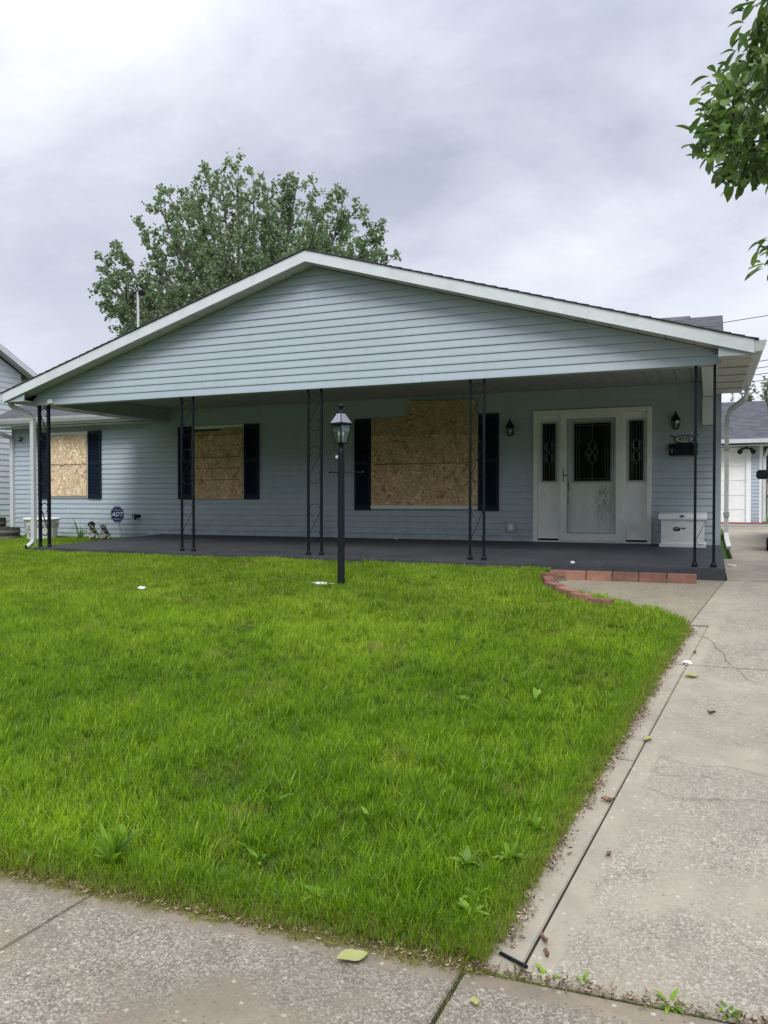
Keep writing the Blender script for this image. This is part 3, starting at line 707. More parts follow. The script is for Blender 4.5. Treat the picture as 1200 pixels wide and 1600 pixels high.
# roof deck + shingle courses
MY0, MZ0, MS = 12.25, 3.20, (4.93-3.20)/(16.0-12.25)
for s in (-1, 1):
    xe = XL_-.02 if s < 0 else XR_+.02
    bm = nb()
    def P3(x, y, dz): return (x, y, RZ(x)+dz)
    yb = MY0+(PZT-MZ0)/MS
    top = [P3(PX, 9.24, .004), P3(xe, 9.24, .004), P3(xe, 12.62, .004), P3(PX, yb, .004)]
    bot = [(a, b_, c-.05) for a, b_, c in top]
    A = [bm.verts.new(p) for p in top]; Bv = [bm.verts.new(p) for p in bot]; bm.faces.new(A); bm.faces.new(Bv[::-1])
    for i in range(4): bm.faces.new((A[i], Bv[i], Bv[(i+1) % 4], A[(i+1) % 4]))
    rf = obj('roof', bm, M['shingle_dark'], house)
    Ls = abs(xe-PX)*math.sqrt(1+SL*SL); nC = 40; dX = abs(xe-PX)/nC
    for k in range(nC):
        a = PX+s*dX*k; c = PX+s*(dX*(k+1)+.025)
        def yend(x): return 12.62 if RZ(x) < 3.36 else min(yb, MY0+(RZ(x)-MZ0)/MS+.02)
        bm = nb(); q = random.uniform(0, .004)
        vs = []
        for x, y, dz in ((a, 9.215+random.uniform(-.004, .004), .010), (c, 9.215, .020+q), (c, 9.215, .009), (a, yend(a), .010), (c, yend(c), .020+q), (c, yend(c), .009)):
            vs.append(bm.verts.new((x, y, RZ(x)+dz)))
        bm.faces.new((vs[0], vs[1], vs[4], vs[3])); bm.faces.new((vs[1], vs[2], vs[5], vs[4])); bm.faces.new((vs[0], vs[2], vs[1])); bm.faces.new((vs[3], vs[4], vs[5])); bm.faces.new((vs[0], vs[3], vs[5], vs[2]))
        obj('shingle_course', bm, M['shingle'], rf)
# horizontal eave soffits left/right of porch
for x0, x1 in ((-10.41, -9.98), (.08, .425)):
    y = 9.50
    k = 0
    while y < 12.5:
        w_ = .50 if k % 2 == 0 else .13
        y1 = min(y+w_, 12.52)
        bm = nb(); box(bm, x0, x1, y+.002, y1-.002, 3.045+(.012 if k % 2 else 0), 3.065); obj('soffit_panel', bm, M['soffit_dark'] if k % 2 else M['soffit'], house); y = y1; k += 1
    box_ = B(x0, x1, 9.262, 9.50, 3.05, 3.06); obj('soffit_panel', box_, M['soffit'], house)
    obj('eave_board', B(x1-.012 if x1 > 0 else x0, x1 if x1 > 0 else x0+.012, 9.262, 12.52, 3.043, 3.185), M['fascia'], house)
for xa_, xb_ in ((.082, .433), (-9.982, -10.408)):
    obj('eave_return', prism(nb(), [(xa_, 3.046), (xb_, 3.046), (xb_, RZ(xb_)-.148 if RZ(xb_)-.148 > 3.05 else 3.05), (xa_, RZ(xa_)-.148)], 'y', 9.264, 9.276), M['bluetrim'], house)
# gutters
def gutter(x, s, y0, y1, zt):
    bm = nb(); w_, h = .115, .115
    prof = [(0, zt), (0, zt-h), (s*.075, zt-h), (s*.105, zt-h*.45), (s*w_, zt-.012), (s*w_, zt), (s*(w_-.012), zt), (s*(w_-.012), zt-.012), (s*.098, zt-h*.45), (s*.07, zt-h+.006), (s*.006, zt-h+.006), (s*.006, zt)]
    prism(bm, [(x+a, b_) for a, b_ in prof], 'y', y0, y1)
    prism(bm, [(x+a, b_) for a, b_ in ((0, zt), (0, zt-h), (s*.075, zt-h), (s*.105, zt-h*.45), (s*w_, zt))], 'y', y0-.003, y0-.001)
    return bm
obj('gutter', gutter(.437, 1, 9.24, 12.52, 3.19), M['gutter'], house)
obj('gutter', gutter(-10.412, -1, 9.24, 12.3, 3.19), M['gutter'], house)
# left porch downspout
o = obj('downspout', rectpath(nb(), [(-10.44, 9.42, 3.09), (-10.44, 9.42, 3.03), (-10.40, 9.44, 2.985), (-10.13, 9.5, 2.86), (-10.075, 9.52, 2.80), (-10.07, 9.52, 1.5), (-10.07, 9.52, .86), (-10.075, 9.50, .80), (-10.13, 9.46, .735)], .072, .055), M['gutter'], house)
obj('outlet', B(-10.18, -10.11, 9.44, 9.50, .70, .76), M['black'], o)
# right downspout at the house corner
obj('downspout', rectpath(nb(), [(.49, 12.46, 3.09), (.49, 12.46, 3.02), (.47, 12.47, 2.95), (.27, 12.6, 2.80), (.235, 12.63, 2.72), (.235, 12.63, 1.08), (.235, 12.63, 1.0)], .06, .075), M['gutter'], house)
obj('downspout', rectpath(nb(), [(.235, 12.63, 1.0), (.238, 12.60, .93), (.27, 12.50, .79)], .062, .078), M['plastic_white'], house)
for z in (2.22, 1.24): obj('pipe_strap', B(.195, .275, 12.575, 12.68, z, z+.07, .003), M['gutter_grey'], house)
# main house roof (ridge along X) --------------------------------------
def MZ(y): return MZ0+MS*(y-MY0) if y < 16 else MZ0+MS*3.75-MS*(y-16)
mx0, mx1 = -14.12, .20
mr = None
for xa_, xb_, ye in ((mx0, -9.99, MY0), (-9.988, mx1, 12.70)):
    bm = nb(); prism(bm, [(ye, MZ(ye)), (16, MZ(16)), (19.6, MZ(19.6)), (19.6, MZ(19.6)-.1), (16, MZ(16)-.12), (ye, MZ(ye)-.1)], 'x', xa_, xb_)
    mr = obj('roof', bm, M['shingle_dark'], house)
    n = 30; dY = 3.75/n
    for k in range(n):
        ya = MY0-.02+dY*k; yb2 = MY0-.02+dY*(k+1)+.02
        if ya < ye-.03: continue
        bm = nb(); q = random.uniform(0, .003); prism(bm, [(ya, MZ(ya)+.004), (ya, MZ(ya)+.016+q), (yb2, MZ(yb2)+.006), (yb2, MZ(yb2)+.002)], 'x', xa_-(.02 if xa_ < -12 else 0), xb_+(.012 if xb_ > 0 else 0)); obj('shingle_course', bm, M['shingle'], mr)
obj('ridge_cap', prism(nb(), [(15.85, MZ(15.85)+.02), (16, MZ(16)+.045), (16.15, MZ(16.15)+.02), (16.15, MZ(16.15)), (16, MZ(16)), (15.85, MZ(15.85))], 'x', mx0-.02, mx1-.55), M['shingle'], mr)
# gable ends of the main roof
for x0, x1 in ((WXL+.02, WXL+.06), (WXR-.06, WXR-.02)):
    obj('gable_end', prism(nb(), [(WY, 3.24), (19.2, 3.24), (16, MZ(16)-.12)], 'x', x0, x1), M['siding'], house)
# left wing eave: soffit, fascia, gutter
obj('eave_board', B(-14.12, -9.99, 12.262, 12.28, 3.03, 3.17), M['fascia'], house)
obj('soffit_panel', B(-14.12, -9.99, 12.28, 12.615, 3.0, 3.012), M['soffit'], house)
bm = nb(); zt = 3.185
prism(bm, [(12.262, zt), (12.262, zt-.11), (12.19, zt-.11), (12.16, zt-.05), (12.145, zt), (12.158, zt), (12.17, zt-.05), (12.198, zt-.1), (12.25, zt-.1), (12.25, zt)], 'x', -14.2, -9.86)
obj('gutter', bm, M['gutter'], house)
obj('downspout', rectpath(nb(), [(-14.15, 12.2, 3.08), (-14.15, 12.2, 3.02), (-14.08, 12.3, 2.93), (-13.93, 12.57, 2.83), (-13.915, 12.585, 2.76), (-13.915, 12.585, 1.2), (-13.915, 12.585, .82)], .085, .06), M['gutter'], house)
# roof vent mast in front of the tree
mast = thing('mast', 'thin grey metal mast with looped cable bracket rising above the left roof slope', 'mast', (-11.36, 13.6, 3.8))
obj('pole', tube(nb(), [(-11.36, 13.6, 3.75), (-11.36, 13.6, 5.95)], .026, 8), M['gutter'], mast)
loop = [(-11.68, 13.6, 6.12)]+[(-11.58-.09*math.cos(a), 13.6, 5.80-.09*math.sin(a)) for a in np.linspace(0, PI, 9)]+[(-11.49, 13.6, 5.9), (-11.44, 13.6, 5.97)]
obj('cable_loop', tube(nb(), loop, .018, 7), M['black'], mast)
bm = nb(); tube(bm, [(-11.50, 13.6, 5.93), (-11.2, 13.6, 5.93)], .016, 6); lathe(bm, [(.02, 5.86), (.07, 5.88), (.08, 5.95), (.03, 6.0)], -11.26, 13.6, 10); lathe(bm, [(.02, 5.83), (.05, 5.85), (.05, 5.9), (.02, 5.94)], -11.53, 13.6, 10)
obj('weather_head', bm, M['black'], mast)

# ------------------------------------------------------------------ porch posts
def arc(cx, cz, r, a0, a1, n=10): return [(cx+r*math.cos(a), cz+r*math.sin(a)) for a in np.linspace(a0, a1, n)]
def scroll(x0, x1, z0, z1, flip, y, r_=.005):
    """open S scroll: lower C, diagonal, upper C"""
    w_ = (x1-x0)/2; cx = (x0+x1)/2; s = -1 if flip else 1
    lo = arc(cx, z0+w_, w_, R(60), R(-200), 14); up = arc(cx, z1-w_, w_, R(-20), R(240), 14)
    pts = [(cx+s*(p[0]-cx), p[1]) for p in lo+up]
    return tube(nb(), [(p[0], y, p[1]) for p in pts], r_, 5)
posts = [(-9.96, -9.77, True, .022), (-7.19, -6.985, False, .015), (-5.085, -4.885, False, .016), (-2.785, -2.605, False, .015), (-.147, .05, None, .015)]
plab = ['thick black iron porch post with bold backslash scrolls beside the white downspout', 'black iron double porch post in front of the left shutter of the middle window',
        'black iron double porch post with flaking white paint just left of the lamp post', 'black iron double porch post crossing the right edge of the big boarded window', 'plain black double porch post without scrollwork in front of the mailbox and storage chest']
for (x0, x1, fl, hw), lb in zip(posts, plab):
    y = 9.55; zb = PZ(y); p = thing('porch_post', lb, 'post', ((x0+x1)/2, y, zb), 'iron posts along the porch front')
    for x in (x0, x1):
        obj('bar', B(x-hw, x+hw, y-hw, y+hw, zb, 3.008, .003), M['black'], p)
        obj('foot', lathe(nb(), [(.036, zb), (.036, zb+.03), (.024, zb+.05), (.022, zb+.06)], x, y, 8, PI/8), M['black'], p)
    if fl is not None:
        h = .52
        for z0 in (zb+.18, zb+.98, zb+1.70):
            obj('scroll', scroll(x0+hw, x1-hw, z0, z0+h, fl, y, .009 if fl else .0045), M['black'], p, smooth=True)
    else:
        pass

# ------------------------------------------------------------------ lamp post
lx, ly, lz = -3.785, 7.88, .50
lamp = thing('lamp_post', 'black lamp post with four-sided glass lantern and ladder bar standing on the lawn', 'lamp post', (lx, ly, lz))
obj('pole', lathe(nb(), [(.044, lz-.15), (.044, lz+.10), (.040, lz+.12), (.038, 2.0), (.038, 2.04), (.032, 2.05), (.030, 2.115), (.045, 2.12), (.05, 2.13)], lx, ly, 20), M['black'], lamp, smooth=True)
bm = nb(); dxr = Vector((math.cos(R(22.5)), math.sin(R(22.5)), 0))
a = Vector((lx, ly, 1.80)); tube(bm, [a-dxr*.12, a+dxr*.24], .007, 6)
for q in (-.125, .245):
    c = a+dxr*q; bmesh.ops.create_icosphere(bm, subdivisions=2, radius=.016, matrix=Matrix.Translation(c))
obj('ladder_bar', bm, M['black'], lamp, smooth=True)
obj('photocell', B(lx-.045, lx-.02, ly-.045, ly-.03, 1.955, 1.985), M['gutter'], lamp)
# lantern: square, an edge facing the camera
def sq(r, z, rot): return [(lx + r*math.cos(rot+k*PI/2), ly + r*math.sin(rot+k*PI/2), z) for k in range(4)]
rot = R(22.5)-PI/2+R(3)
def bar_(bm, p, q, r=.006): tube(bm, [p, q], r, 5)
top, bot = sq(.105, 2.325, rot), sq(.066, 2.125, rot); roof0, roof1 = sq(.125, 2.345, rot), sq(.048, 2.455, rot)
mid = sq(.100, 2.25, rot)
bm = nb()
for k in range(4):
    for A_ in (top, bot): bar_(bm, A_[k], A_[(k+1) % 4])
    tube(bm, [top[k], mid[k], bot[k]], .0065, 5)
obj('frame', bm, M['black'], lamp)
for k in range(4):
    j = (k+1) % 4; bm = nb()
    v = [bm.verts.new(p) for p in (top[k], top[j], mid[j], mid[k], bot[j], bot[k])]; bm.faces.new(v[:4]); bm.faces.new((v[3], v[2], v[4], v[5])); obj('pane', bm, M['lampglass'], lamp)
bm = nb(); prism(bm, [(p[0], p[1]) for p in sq(.130, 0, rot)], 'z', 2.328, 2.347); prism(bm, [(p[0], p[1]) for p in sq(.052, 0, rot)], 'z', 2.452, 2.466)
for k in range(4): bar_(bm, roof0[k], roof1[k], .006)
lathe(bm, [(.045, 2.462), (.04, 2.48), (.018, 2.49), (.016, 2.515), (.05, 2.53), (.048, 2.54), (.016, 2.553), (.006, 2.57), (.009, 2.585), (.003, 2.60), (.002, 2.625)], lx, ly, 14)
obj('cap', bm, M['black'], lamp)
for k in range(4):
    j = (k+1) % 4; bm = nb(); v = [bm.verts.new(p) for p in (roof0[k], roof0[j], roof1[j], roof1[k])]; bm.faces.new(v); obj('roof_pane', bm, M['roofglass'], lamp)
bm = nb()
for q in (-.022, .022):
    lathe(bm, [(.008, 2.135), (.008, 2.20), (.013, 2.205), (.015, 2.23), (.004, 2.27)], lx+q, ly+q*.3, 8)
obj('candle_bulb', bm, M['plastic_white'], lamp, smooth=True)

# ------------------------------------------------------------------ wall lanterns
def wall_lantern(x, z0, label):
    t = thing('wall_lantern', label, 'lantern', (x, WY, z0)); y = WY-.11
    bm = nb(); box(bm, x-.04, x+.04, WY-.03, WY-.014, z0+.02, z0+.2, .004); tube(bm, [(x, WY-.02, z0+.17), (x, WY-.07, z0+.235), (x, y, z0+.235)], .008, 6)
    obj('bracket', bm, M['black'], t)
    bm = nb(); rt = PI/6
    lathe(bm, [(.03, z0), (.045, z0+.008), (.045, z0+.015)], x, y, 6, rt); lathe(bm, [(.074, z0+.135), (.076, z0+.142), (.05, z0+.19), (.02, z0+.235), (.012, z0+.25), (.012, z0+.262), (.003, z0+.285)], x, y, 6, rt)
    for k in range(6):
        a = k*PI/3+rt; tube(bm, [(x+.043*math.cos(a), y+.043*math.sin(a), z0+.012), (x+.068*math.cos(a), y+.068*math.sin(a), z0+.09), (x+.066*math.cos(a), y+.066*math.sin(a), z0+.138)], .0045, 5)
    obj('frame', bm, M['black'], t)
    obj('glass', lathe(nb(), [(.04, z0+.014), (.064, z0+.09), (.062, z0+.135)], x, y, 6, rt), M['lampglass'], t)
    obj('candle', lathe(nb(), [(.010, z0+.02), (.010, z0+.07), (.016, z0+.08), (.012, z0+.11), (.002, z0+.125)], x, y, 8), M['plastic_white'], t)
wall_lantern(-2.985, 2.52, 'black carriage lantern on the wall left of the front door, beside the shutter')
wall_lantern(-.47, 2.54, 'black carriage lantern on the wall above the oval house number')
# ------------------------------------------------------------------ house number plaque
pl = thing('number_plaque', 'small oval black-rimmed house number plaque reading 4775', 'house number', (-.35, WY-.02, 2.40))
def ell(cx, cz, a, c, n=28): return [(cx+a*math.cos(2*PI*k/n), cz+c*math.sin(2*PI*k/n)) for k in range(n)]
obj('rim', prism(nb(), ell(-.35, 2.40, .145, .066), 'y', WY-.026, WY-.014), M['black'], pl)
obj('plate', prism(nb(), ell(-.35, 2.40, .128, .050), 'y', WY-.030, WY-.0262), M['gutter'], pl)
bm = nb()
for s in (-1, 1):
    tube(bm, [(-.35+s*.13, WY-.02, 2.42), (-.35+s*.155, WY-.02, 2.455), (-.35+s*.18, WY-.02, 2.45), (-.35+s*.20, WY-.02, 2.465)], .009, 6)
obj('scroll', bm, M['black'], pl)
text_mesh('4775', .075, .001, (-.35, WY-.032, 2.40), M['black'], 'numerals', pl, sx=1.1)
# mailbox
mb = thing('mailbox', 'black wall-mounted letter box under the oval house number', 'mailbox', (-.36, WY, 2.15))
obj('body', B(-.56, -.165, WY-.105, WY-.014, 2.155, 2.315, .006), M['blackbox'], mb)
bm = nb(); prism(bm, [(WY-.118, 2.285), (WY-.116, 2.31), (WY-.02, 2.342), (WY-.014, 2.342), (WY-.014, 2.318), (WY-.108, 2.28)], 'x', -.568, -.157); obj('lid', bm, M['blackbox'], mb)
bm = nb(); box(bm, -.525, -.515, WY-.112, WY-.105, 2.20, 2.25); box(bm, -.20, -.19, WY-.112, WY-.105, 2.20, 2.27); obj('hook', bm, M['gutter'], mb)
# storage chest
ch = thing('storage_chest', 'white wooden storage chest with dark key emblem on the porch right of the door', 'chest', (-.355, 12.35, PZ(12.35)))
cy0, cy1 = 12.13, 12.58; cz = PZ(12.13)
obj('body', B(-.648, -.062, cy0, cy1, cz+.03, cz+.40, .003), M['whitepaint'], ch)
obj('plinth', B(-.672, -.038, cy0-.018, cy1+.01, cz-.002, cz+.055, .004), M['whitepaint'], ch)
bm = nb(); prism(bm, [(cy0-.03, cz+.40), (cy1+.015, cz+.40), (cy1+.015, cz+.50), (cy0+.02, cz+.475), (cy0-.03, cz+.425)], 'x', -.682, -.026); obj('lid', bm, M['whitepaint'], ch)
bm = nb(); tube(bm, [(-.372, cy0-.028, cz+.452), (-.358, cy0-.045, cz+.443), (-.344, cy0-.028, cz+.452)], .008, 6); box(bm, -.39, -.326, cy0-.027, cy0-.017, cz+.448, cz+.462); obj('handle', bm, M['black'], ch)
bm = nb(); yk = cy0-.0015
def rg(cx, cz_, a, c, r=.006): tube(bm, [(x, yk, z) for x, z in ell(cx, cz_, a, c, 14)+[ell(cx, cz_, a, c, 14)[0]]], r, 5)
kz = cz+.265; rg(-.43, kz+.004, .032, .022); rg(-.455, kz-.002, .022, .024); rg(-.41, kz-.012, .02, .014)
tube(bm, [(-.41, yk, kz+.012), (-.315, yk, kz+.014)], .006, 5); tube(bm, [(-.345, yk, kz+.013), (-.345, yk, kz-.008)], .0045, 5); tube(bm, [(-.322, yk, kz+.013), (-.320, yk, kz-.012)], .0045, 5); tube(bm, [(-.45, yk, kz-.024), (-.40, yk, kz-.026)], .005, 5)
obj('key_emblem', bm, M['black'], ch)
bm = nb(); wire = [(-.07, cy0-.003, cz+.34), (-.10, cy0-.012, cz+.25), (-.16, cy0-.015, cz+.14), (-.175, cy0-.02, cz+.09), (-.14, cy0-.03, cz+.05), (-.07, cy0-.03, cz+.045)]; tube(bm, wire, .003, 5)
tag(obj('wire', bm, M['black'], smooth=True), 'thin black wire hanging down the right side of the white storage chest', 'wire')
# outlet
ol = thing('outlet_cover', 'grey weatherproof outlet box low on the wall left of the front door', 'outlet', (-2.99, WY, 1.04))
obj('surround', B(-3.085, -2.895, WY-.02, WY-.013, .945, 1.135, .004), M['siding'], ol)
obj('cover', B(-3.045, -2.935, WY-.05, WY-.02, .975, 1.105, .008), M['gutter'], ol)
obj('lid', B(-3.02, -2.955, WY-.056, WY-.0505, 1.0, 1.085, .003), M['plastic_white'], ol)
# hose bib
hb = thing('garden_tap', 'small dark garden tap on the wall right of the security sign', 'tap', (-10.56, WY, 1.15))
bm = nb(); tube(bm, [(-10.56, WY-.012, 1.15), (-10.56, WY-.07, 1.15), (-10.56, WY-.10, 1.12), (-10.56, WY-.105, 1.09)], .018, 8); obj('spout', bm, M['black'], hb)
bm = nb(); tube(bm, [(x, WY-.06, z) for x, z in ell(-10.63, 1.165, .04, .04, 12)+[(-10.59, 1.165)]], .009, 5); tube(bm, [(-10.56, WY-.05, 1.15), (-10.63, WY-.06, 1.165)], .01, 6); box(bm, -10.66, -10.5, WY-.02, WY-.012, 1.13, 1.19); obj('valve_wheel', bm, M['black'], hb)
# hose reel hook near the left corner
hk = thing('wall_hook', 'small dark coil hook near the top left corner of the wall', 'hook', (-13.72, WY, 2.78))
bm = nb(); tube(bm, [(x, WY-.04, z) for x, z in ell(-13.68, 2.79, .055, .04, 14)+[(-13.625, 2.79)]], .011, 6); obj('coil', bm, M['black'], hk)
obj('bracket', B(-13.80, -13.70, WY-.05, WY-.012, 2.77, 2.83, .004), M['gutter_grey'], hk)

# ------------------------------------------------------------------ things by the left wing
b = NB('sign_blue'); b.pr((.010, .026, .12), .6, .15); M['sign'] = b.m
sg = thing('security_sign', 'octagonal dark blue yard sign reading ADT on a metal stake', 'sign', (-10.68, 12.25, .68))
scx, scz = -10.755, 1.20
def octa(r, k=8, rt=PI/8): return [(scx+r*math.cos(rt+2*PI*i/k), scz+r*math.sin(rt+2*PI*i/k)) for i in range(k)]
obj('border', prism(nb(), octa(.172), 'y', 12.232, 12.238), M['sign'], sg)
obj('border', prism(nb(), octa(.158), 'y', 12.2305, 12.2318), M['gutter'], sg)
obj('plate', prism(nb(), octa(.150), 'y', 12.228, 12.2302), M['sign'], sg)
text_mesh('ADT', .128, .001, (scx, 12.2265, scz), M['plastic_white'], 'lettering', sg, shear=.25, sx=1.05)
bm = nb()
for z, w_ in ((.095, .06), (.075, .085), (-.085, .09), (-.105, .07)): box(bm, scx-w_, scx+w_, 12.2262, 12.2279, scz+z, scz+z+.006)
obj('small_print', bm, M['gutter'], sg)
obj('stake', tube(nb(), [(-10.72, 12.245, 1.05), (-10.63, 12.25, .66)], .006, 6), M['chrome'], sg)
# white patterned pot
pc = (-12.40, 11.93); pz = lawn_z(*pc)
pot = thing('flower_pot', 'large white bucket-shaped planter with grey band and diamond pattern behind the downspout', 'planter', (pc[0], pc[1], pz))
obj('bowl', lathe(nb(), [(.27, pz-.02), (.275, pz), (.325, pz+.40), (.33, pz+.41)], *pc, 28), M['whitepaint'], pot, smooth=True)
obj('rim', lathe(nb(), [(.335, pz+.41), (.355, pz+.415), (.36, pz+.455), (.335, pz+.46), (.31, pz+.45), (.30, pz+.42)], *pc, 28), M['whitepaint'], pot, smooth=True)
bm = nb()
for r0, r1, a, c in ((.3145, .322, pz+.27, pz+.345),):
    seg = 28
    for k in range(seg):
        t0, t1 = 2*PI*k/seg, 2*PI*(k+1)/seg
        # interrupted band, gap at the emblem facing the yard
        if 4.25 < (t0 % (2*PI)) < 5.0: continue
        bm.faces.new([bm.verts.new((pc[0]+r*math.cos(t), pc[1]+r*math.sin(t), z)) for r, t, z in ((r0, t0, a), (r0, t1, a), (r1, t1, c), (r1, t0, c))])
obj('band', bm, M['gutter_grey'], pot)
bm = nb(); yb3 = pc[1]-.322
for s in (-1, 1):
    tube(bm, [(pc[0]+.02, yb3-.004, pz+.32), (pc[0]+.02+s*.1, yb3+.0, pz+.22), (pc[0]+.02, yb3+.018, pz+.09)], .009, 5)
    tube(bm, [(pc[0]+.02, yb3-.004, pz+.27), (pc[0]+.02+s*.05, yb3+.0, pz+.21), (pc[0]+.02, yb3+.012, pz+.15)], .012, 5)
obj('diamond_pattern', bm, M['gutter_grey'], pot)
obj('potting_soil', lathe(nb(), [(.30, pz+.40), (.30, pz+.425)], *pc, 20), M['soil'], pot)
# barrel planter far left
M['barrelwood'] = simple('barrel_wood', (.085, .075, .068), .3, .8, .2, 20)
M['barrelband'] = simple('barrel_band', (.21, .20, .19), .2, .6)
def barrel(cx, cy, r, h, lb):
    z = lawn_z(cx, cy); t = thing('barrel_planter', lb, 'planter', (cx, cy, z), 'half barrels at the left edge')
    seg = 20; rr_ = lambda q: r*(.86+.14*math.sin(PI*(.15+.45*q)))
    for k in range(seg):
        bm = nb(); a0, a1 = 2*PI*k/seg+.008, 2*PI*(k+1)/seg-.008
        for q0, q1 in ((0, .5), (.5, 1)):
            vs = [bm.verts.new((cx+rad*math.cos(a), cy+rad*math.sin(a), z+h*q)) for q, rad in ((q0, rr_(q0)), (q1, rr_(q1)), (q1, rr_(q1)-.02), (q0, rr_(q0)-.02)) for a in (a0, a1)]
            for f in ((0, 1, 3, 2), (4, 6, 7, 5) if False else (4, 5, 7, 6), (2, 3, 5, 4), (0, 6, 7, 1), (0, 2, 4, 6), (1, 7, 5, 3)): bm.faces.new([vs[i] for i in f])
        obj('stave', bm, M['barrelwood'], t)
    for q in (.28, .74):
        rd = rr_(q)+.004; obj('hoop', lathe(nb(), [(rd-.03, z+h*q-.03), (rd, z+h*q-.03), (rd+.002, z+h*q+.03), (rd-.03, z+h*q+.03)], cx, cy, 28), M['barrelband'], t)
    obj('potting_soil', lathe(nb(), [(r*.8, z+h*.8), (r*.8, z+h*.86)], cx, cy, 20), M['soil'], t)
    return t, z
barrel(-13.20, 11.55, .43, .27, 'dark wooden half-barrel planter with grey hoops at the left edge of the lawn')
barrel(-14.75, 12.6, .42, .42, 'pale-rimmed half-barrel planter behind the dark one at the far left')
# rocks
for i, (x, y, s) in enumerate(((-12.95, 12.2, .10), (-13.12, 12.3, .12), (-13.35, 12.25, .07), (-13.0, 12.35, .16))):
    bm = nb(); bmesh.ops.create_icosphere(bm, subdivisions=2, radius=1)
    z = lawn_z(x, y)
    for v in bm.verts:
        n_ = 1+.35*mnoise.noise(v.co*1.3+Vector((i*7, 0, 0))); v.co = Vector((x+v.co.x*s*n_, y+v.co.y*s*.8*n_, z+s*.4+v.co.z*s*.75*n_))
    tag(obj('rock', bm, M['crack']), ['small dark rock nearest the white pot', 'low dark rock between the barrel and the pot', 'tiny dark rock beside the barrel planter', 'largest dark rock in front of the wall behind the pot'][i], 'rock', 'rocks between the barrel and the pot')

# spiky plant
def blade_leaf(bm, base, direc, L_, w_, droop=.3, n=5, lay=None, sh=.5, fold=0.):
    d = Vector(direc).normalized(); side = d.cross(Vector((0, 0, 1)))
    side = side.normalized() if side.length > .01 else Vector((1, 0, 0))
    prev = None; p = Vector(base)
    for k in range(n+1):
        t = k/n; ww = w_*math.sin(PI*min(1, .18+.82*t))**.8*.5 if k < n else 0.0008
        a = bm.verts.new(p-side*ww + Vector((0, 0, fold*ww))); c = bm.verts.new(p+side*ww + Vector((0, 0, fold*ww))); m_ = bm.verts.new(p)
        if lay is not None:
            for v in (a, c, m_): v[lay] = sh
        if prev: bm.faces.new((prev[0], a, m_, prev[1])); bm.faces.new((prev[1], m_, c, prev[2]))
        prev = (a, m_, c); p = p+d*(L_/n); d = (d+Vector((0, 0, -droop/n*1.6))).normalized()
def leaf_plant(name, label, x, y, z, n, L0, w0, el0, el1, droop, m, cat='weed', group=None, seed=0, width_fold=.3):
    rr = random.Random(seed); t = thing(name, label, cat, (x, y, z), group)
    for k in range(n):
        bm = nb(); lay = bm.verts.layers.float.new('shade'); a = 2*PI*(k+rr.uniform(-.7, .7))/n*1.0 + (k//8)*.4; el = R(rr.uniform(el0, el1)); L_ = L0*rr.uniform(.45, 1.1)
        blade_leaf(bm, (x+.006*math.cos(a), y+.006*math.sin(a), z), (math.cos(a)*math.cos(el), math.sin(a)*math.cos(el), math.sin(el)), L_, w0*rr.uniform(.8, 1.15), droop, 6, lay, rr.random(), width_fold)
        obj('leaf', bm, m, t, smooth=True)
    return t
leaf_plant('lily_plant', 'clump of long dark strap leaves against the wall left of the dog figures', -11.75, 12.28, lawn_z(-11.75, 12.28), 26, .50, .022, 25, 75, .5, M['magnolia'], 'plant', seed=3)
# dog figurines
b = NB('dalmatian_paint'); v = b.ramp(b.noise(15, 2), [(.50, 0.), (.54, 1.)]); c = b.mix(v, (.66, .64, .57), (.03, .03, .03)); c = b.mix(b.ramp(b.noise(6, 4), [(.45, 0.), (.8, .5)]), c, (.35, .3, .22)); b.pr(c, .6); M['dal'] = b.m
def skin_mesh(name, verts, edges, radii, m, parent, sub=2, root=0):
    d = wloc(parent); me = bpy.data.meshes.new(name); me.from_pydata([Vector(v)-d for v in verts], edges, [])
    o = bpy.data.objects.new(name, me); C.objects.link(o); o.parent = parent
    md = o.modifiers.new('Skin', 'SKIN'); 
    if not me.skin_vertices: me.attributes  # layer is made by the modifier below
    sk = me.skin_vertices[0] if len(me.skin_vertices) else None
    if sk is None:
        bm = nb(); bm.from_mesh(me); bm.verts.layers.skin.verify(); bm.to_mesh(me); bm.free(); sk = me.skin_vertices[0]
    for i, r in enumerate(radii):
        sk.data[i].radius = (r, r) if not isinstance(r, tuple) else r
        sk.data[i].use_root = i == root
    s = o.modifiers.new('Sub', 'SUBSURF'); s.levels = sub; s.render_levels = sub
    dg = bpy.context.evaluated_depsgraph_get(); ev = o.evaluated_get(dg); m2 = bpy.data.meshes.new_from_object(ev)
    o.modifiers.clear(); o.data = m2; m2.materials.clear(); m2.materials.append(m)
    for p in m2.polygons: p.use_smooth = True
    return o
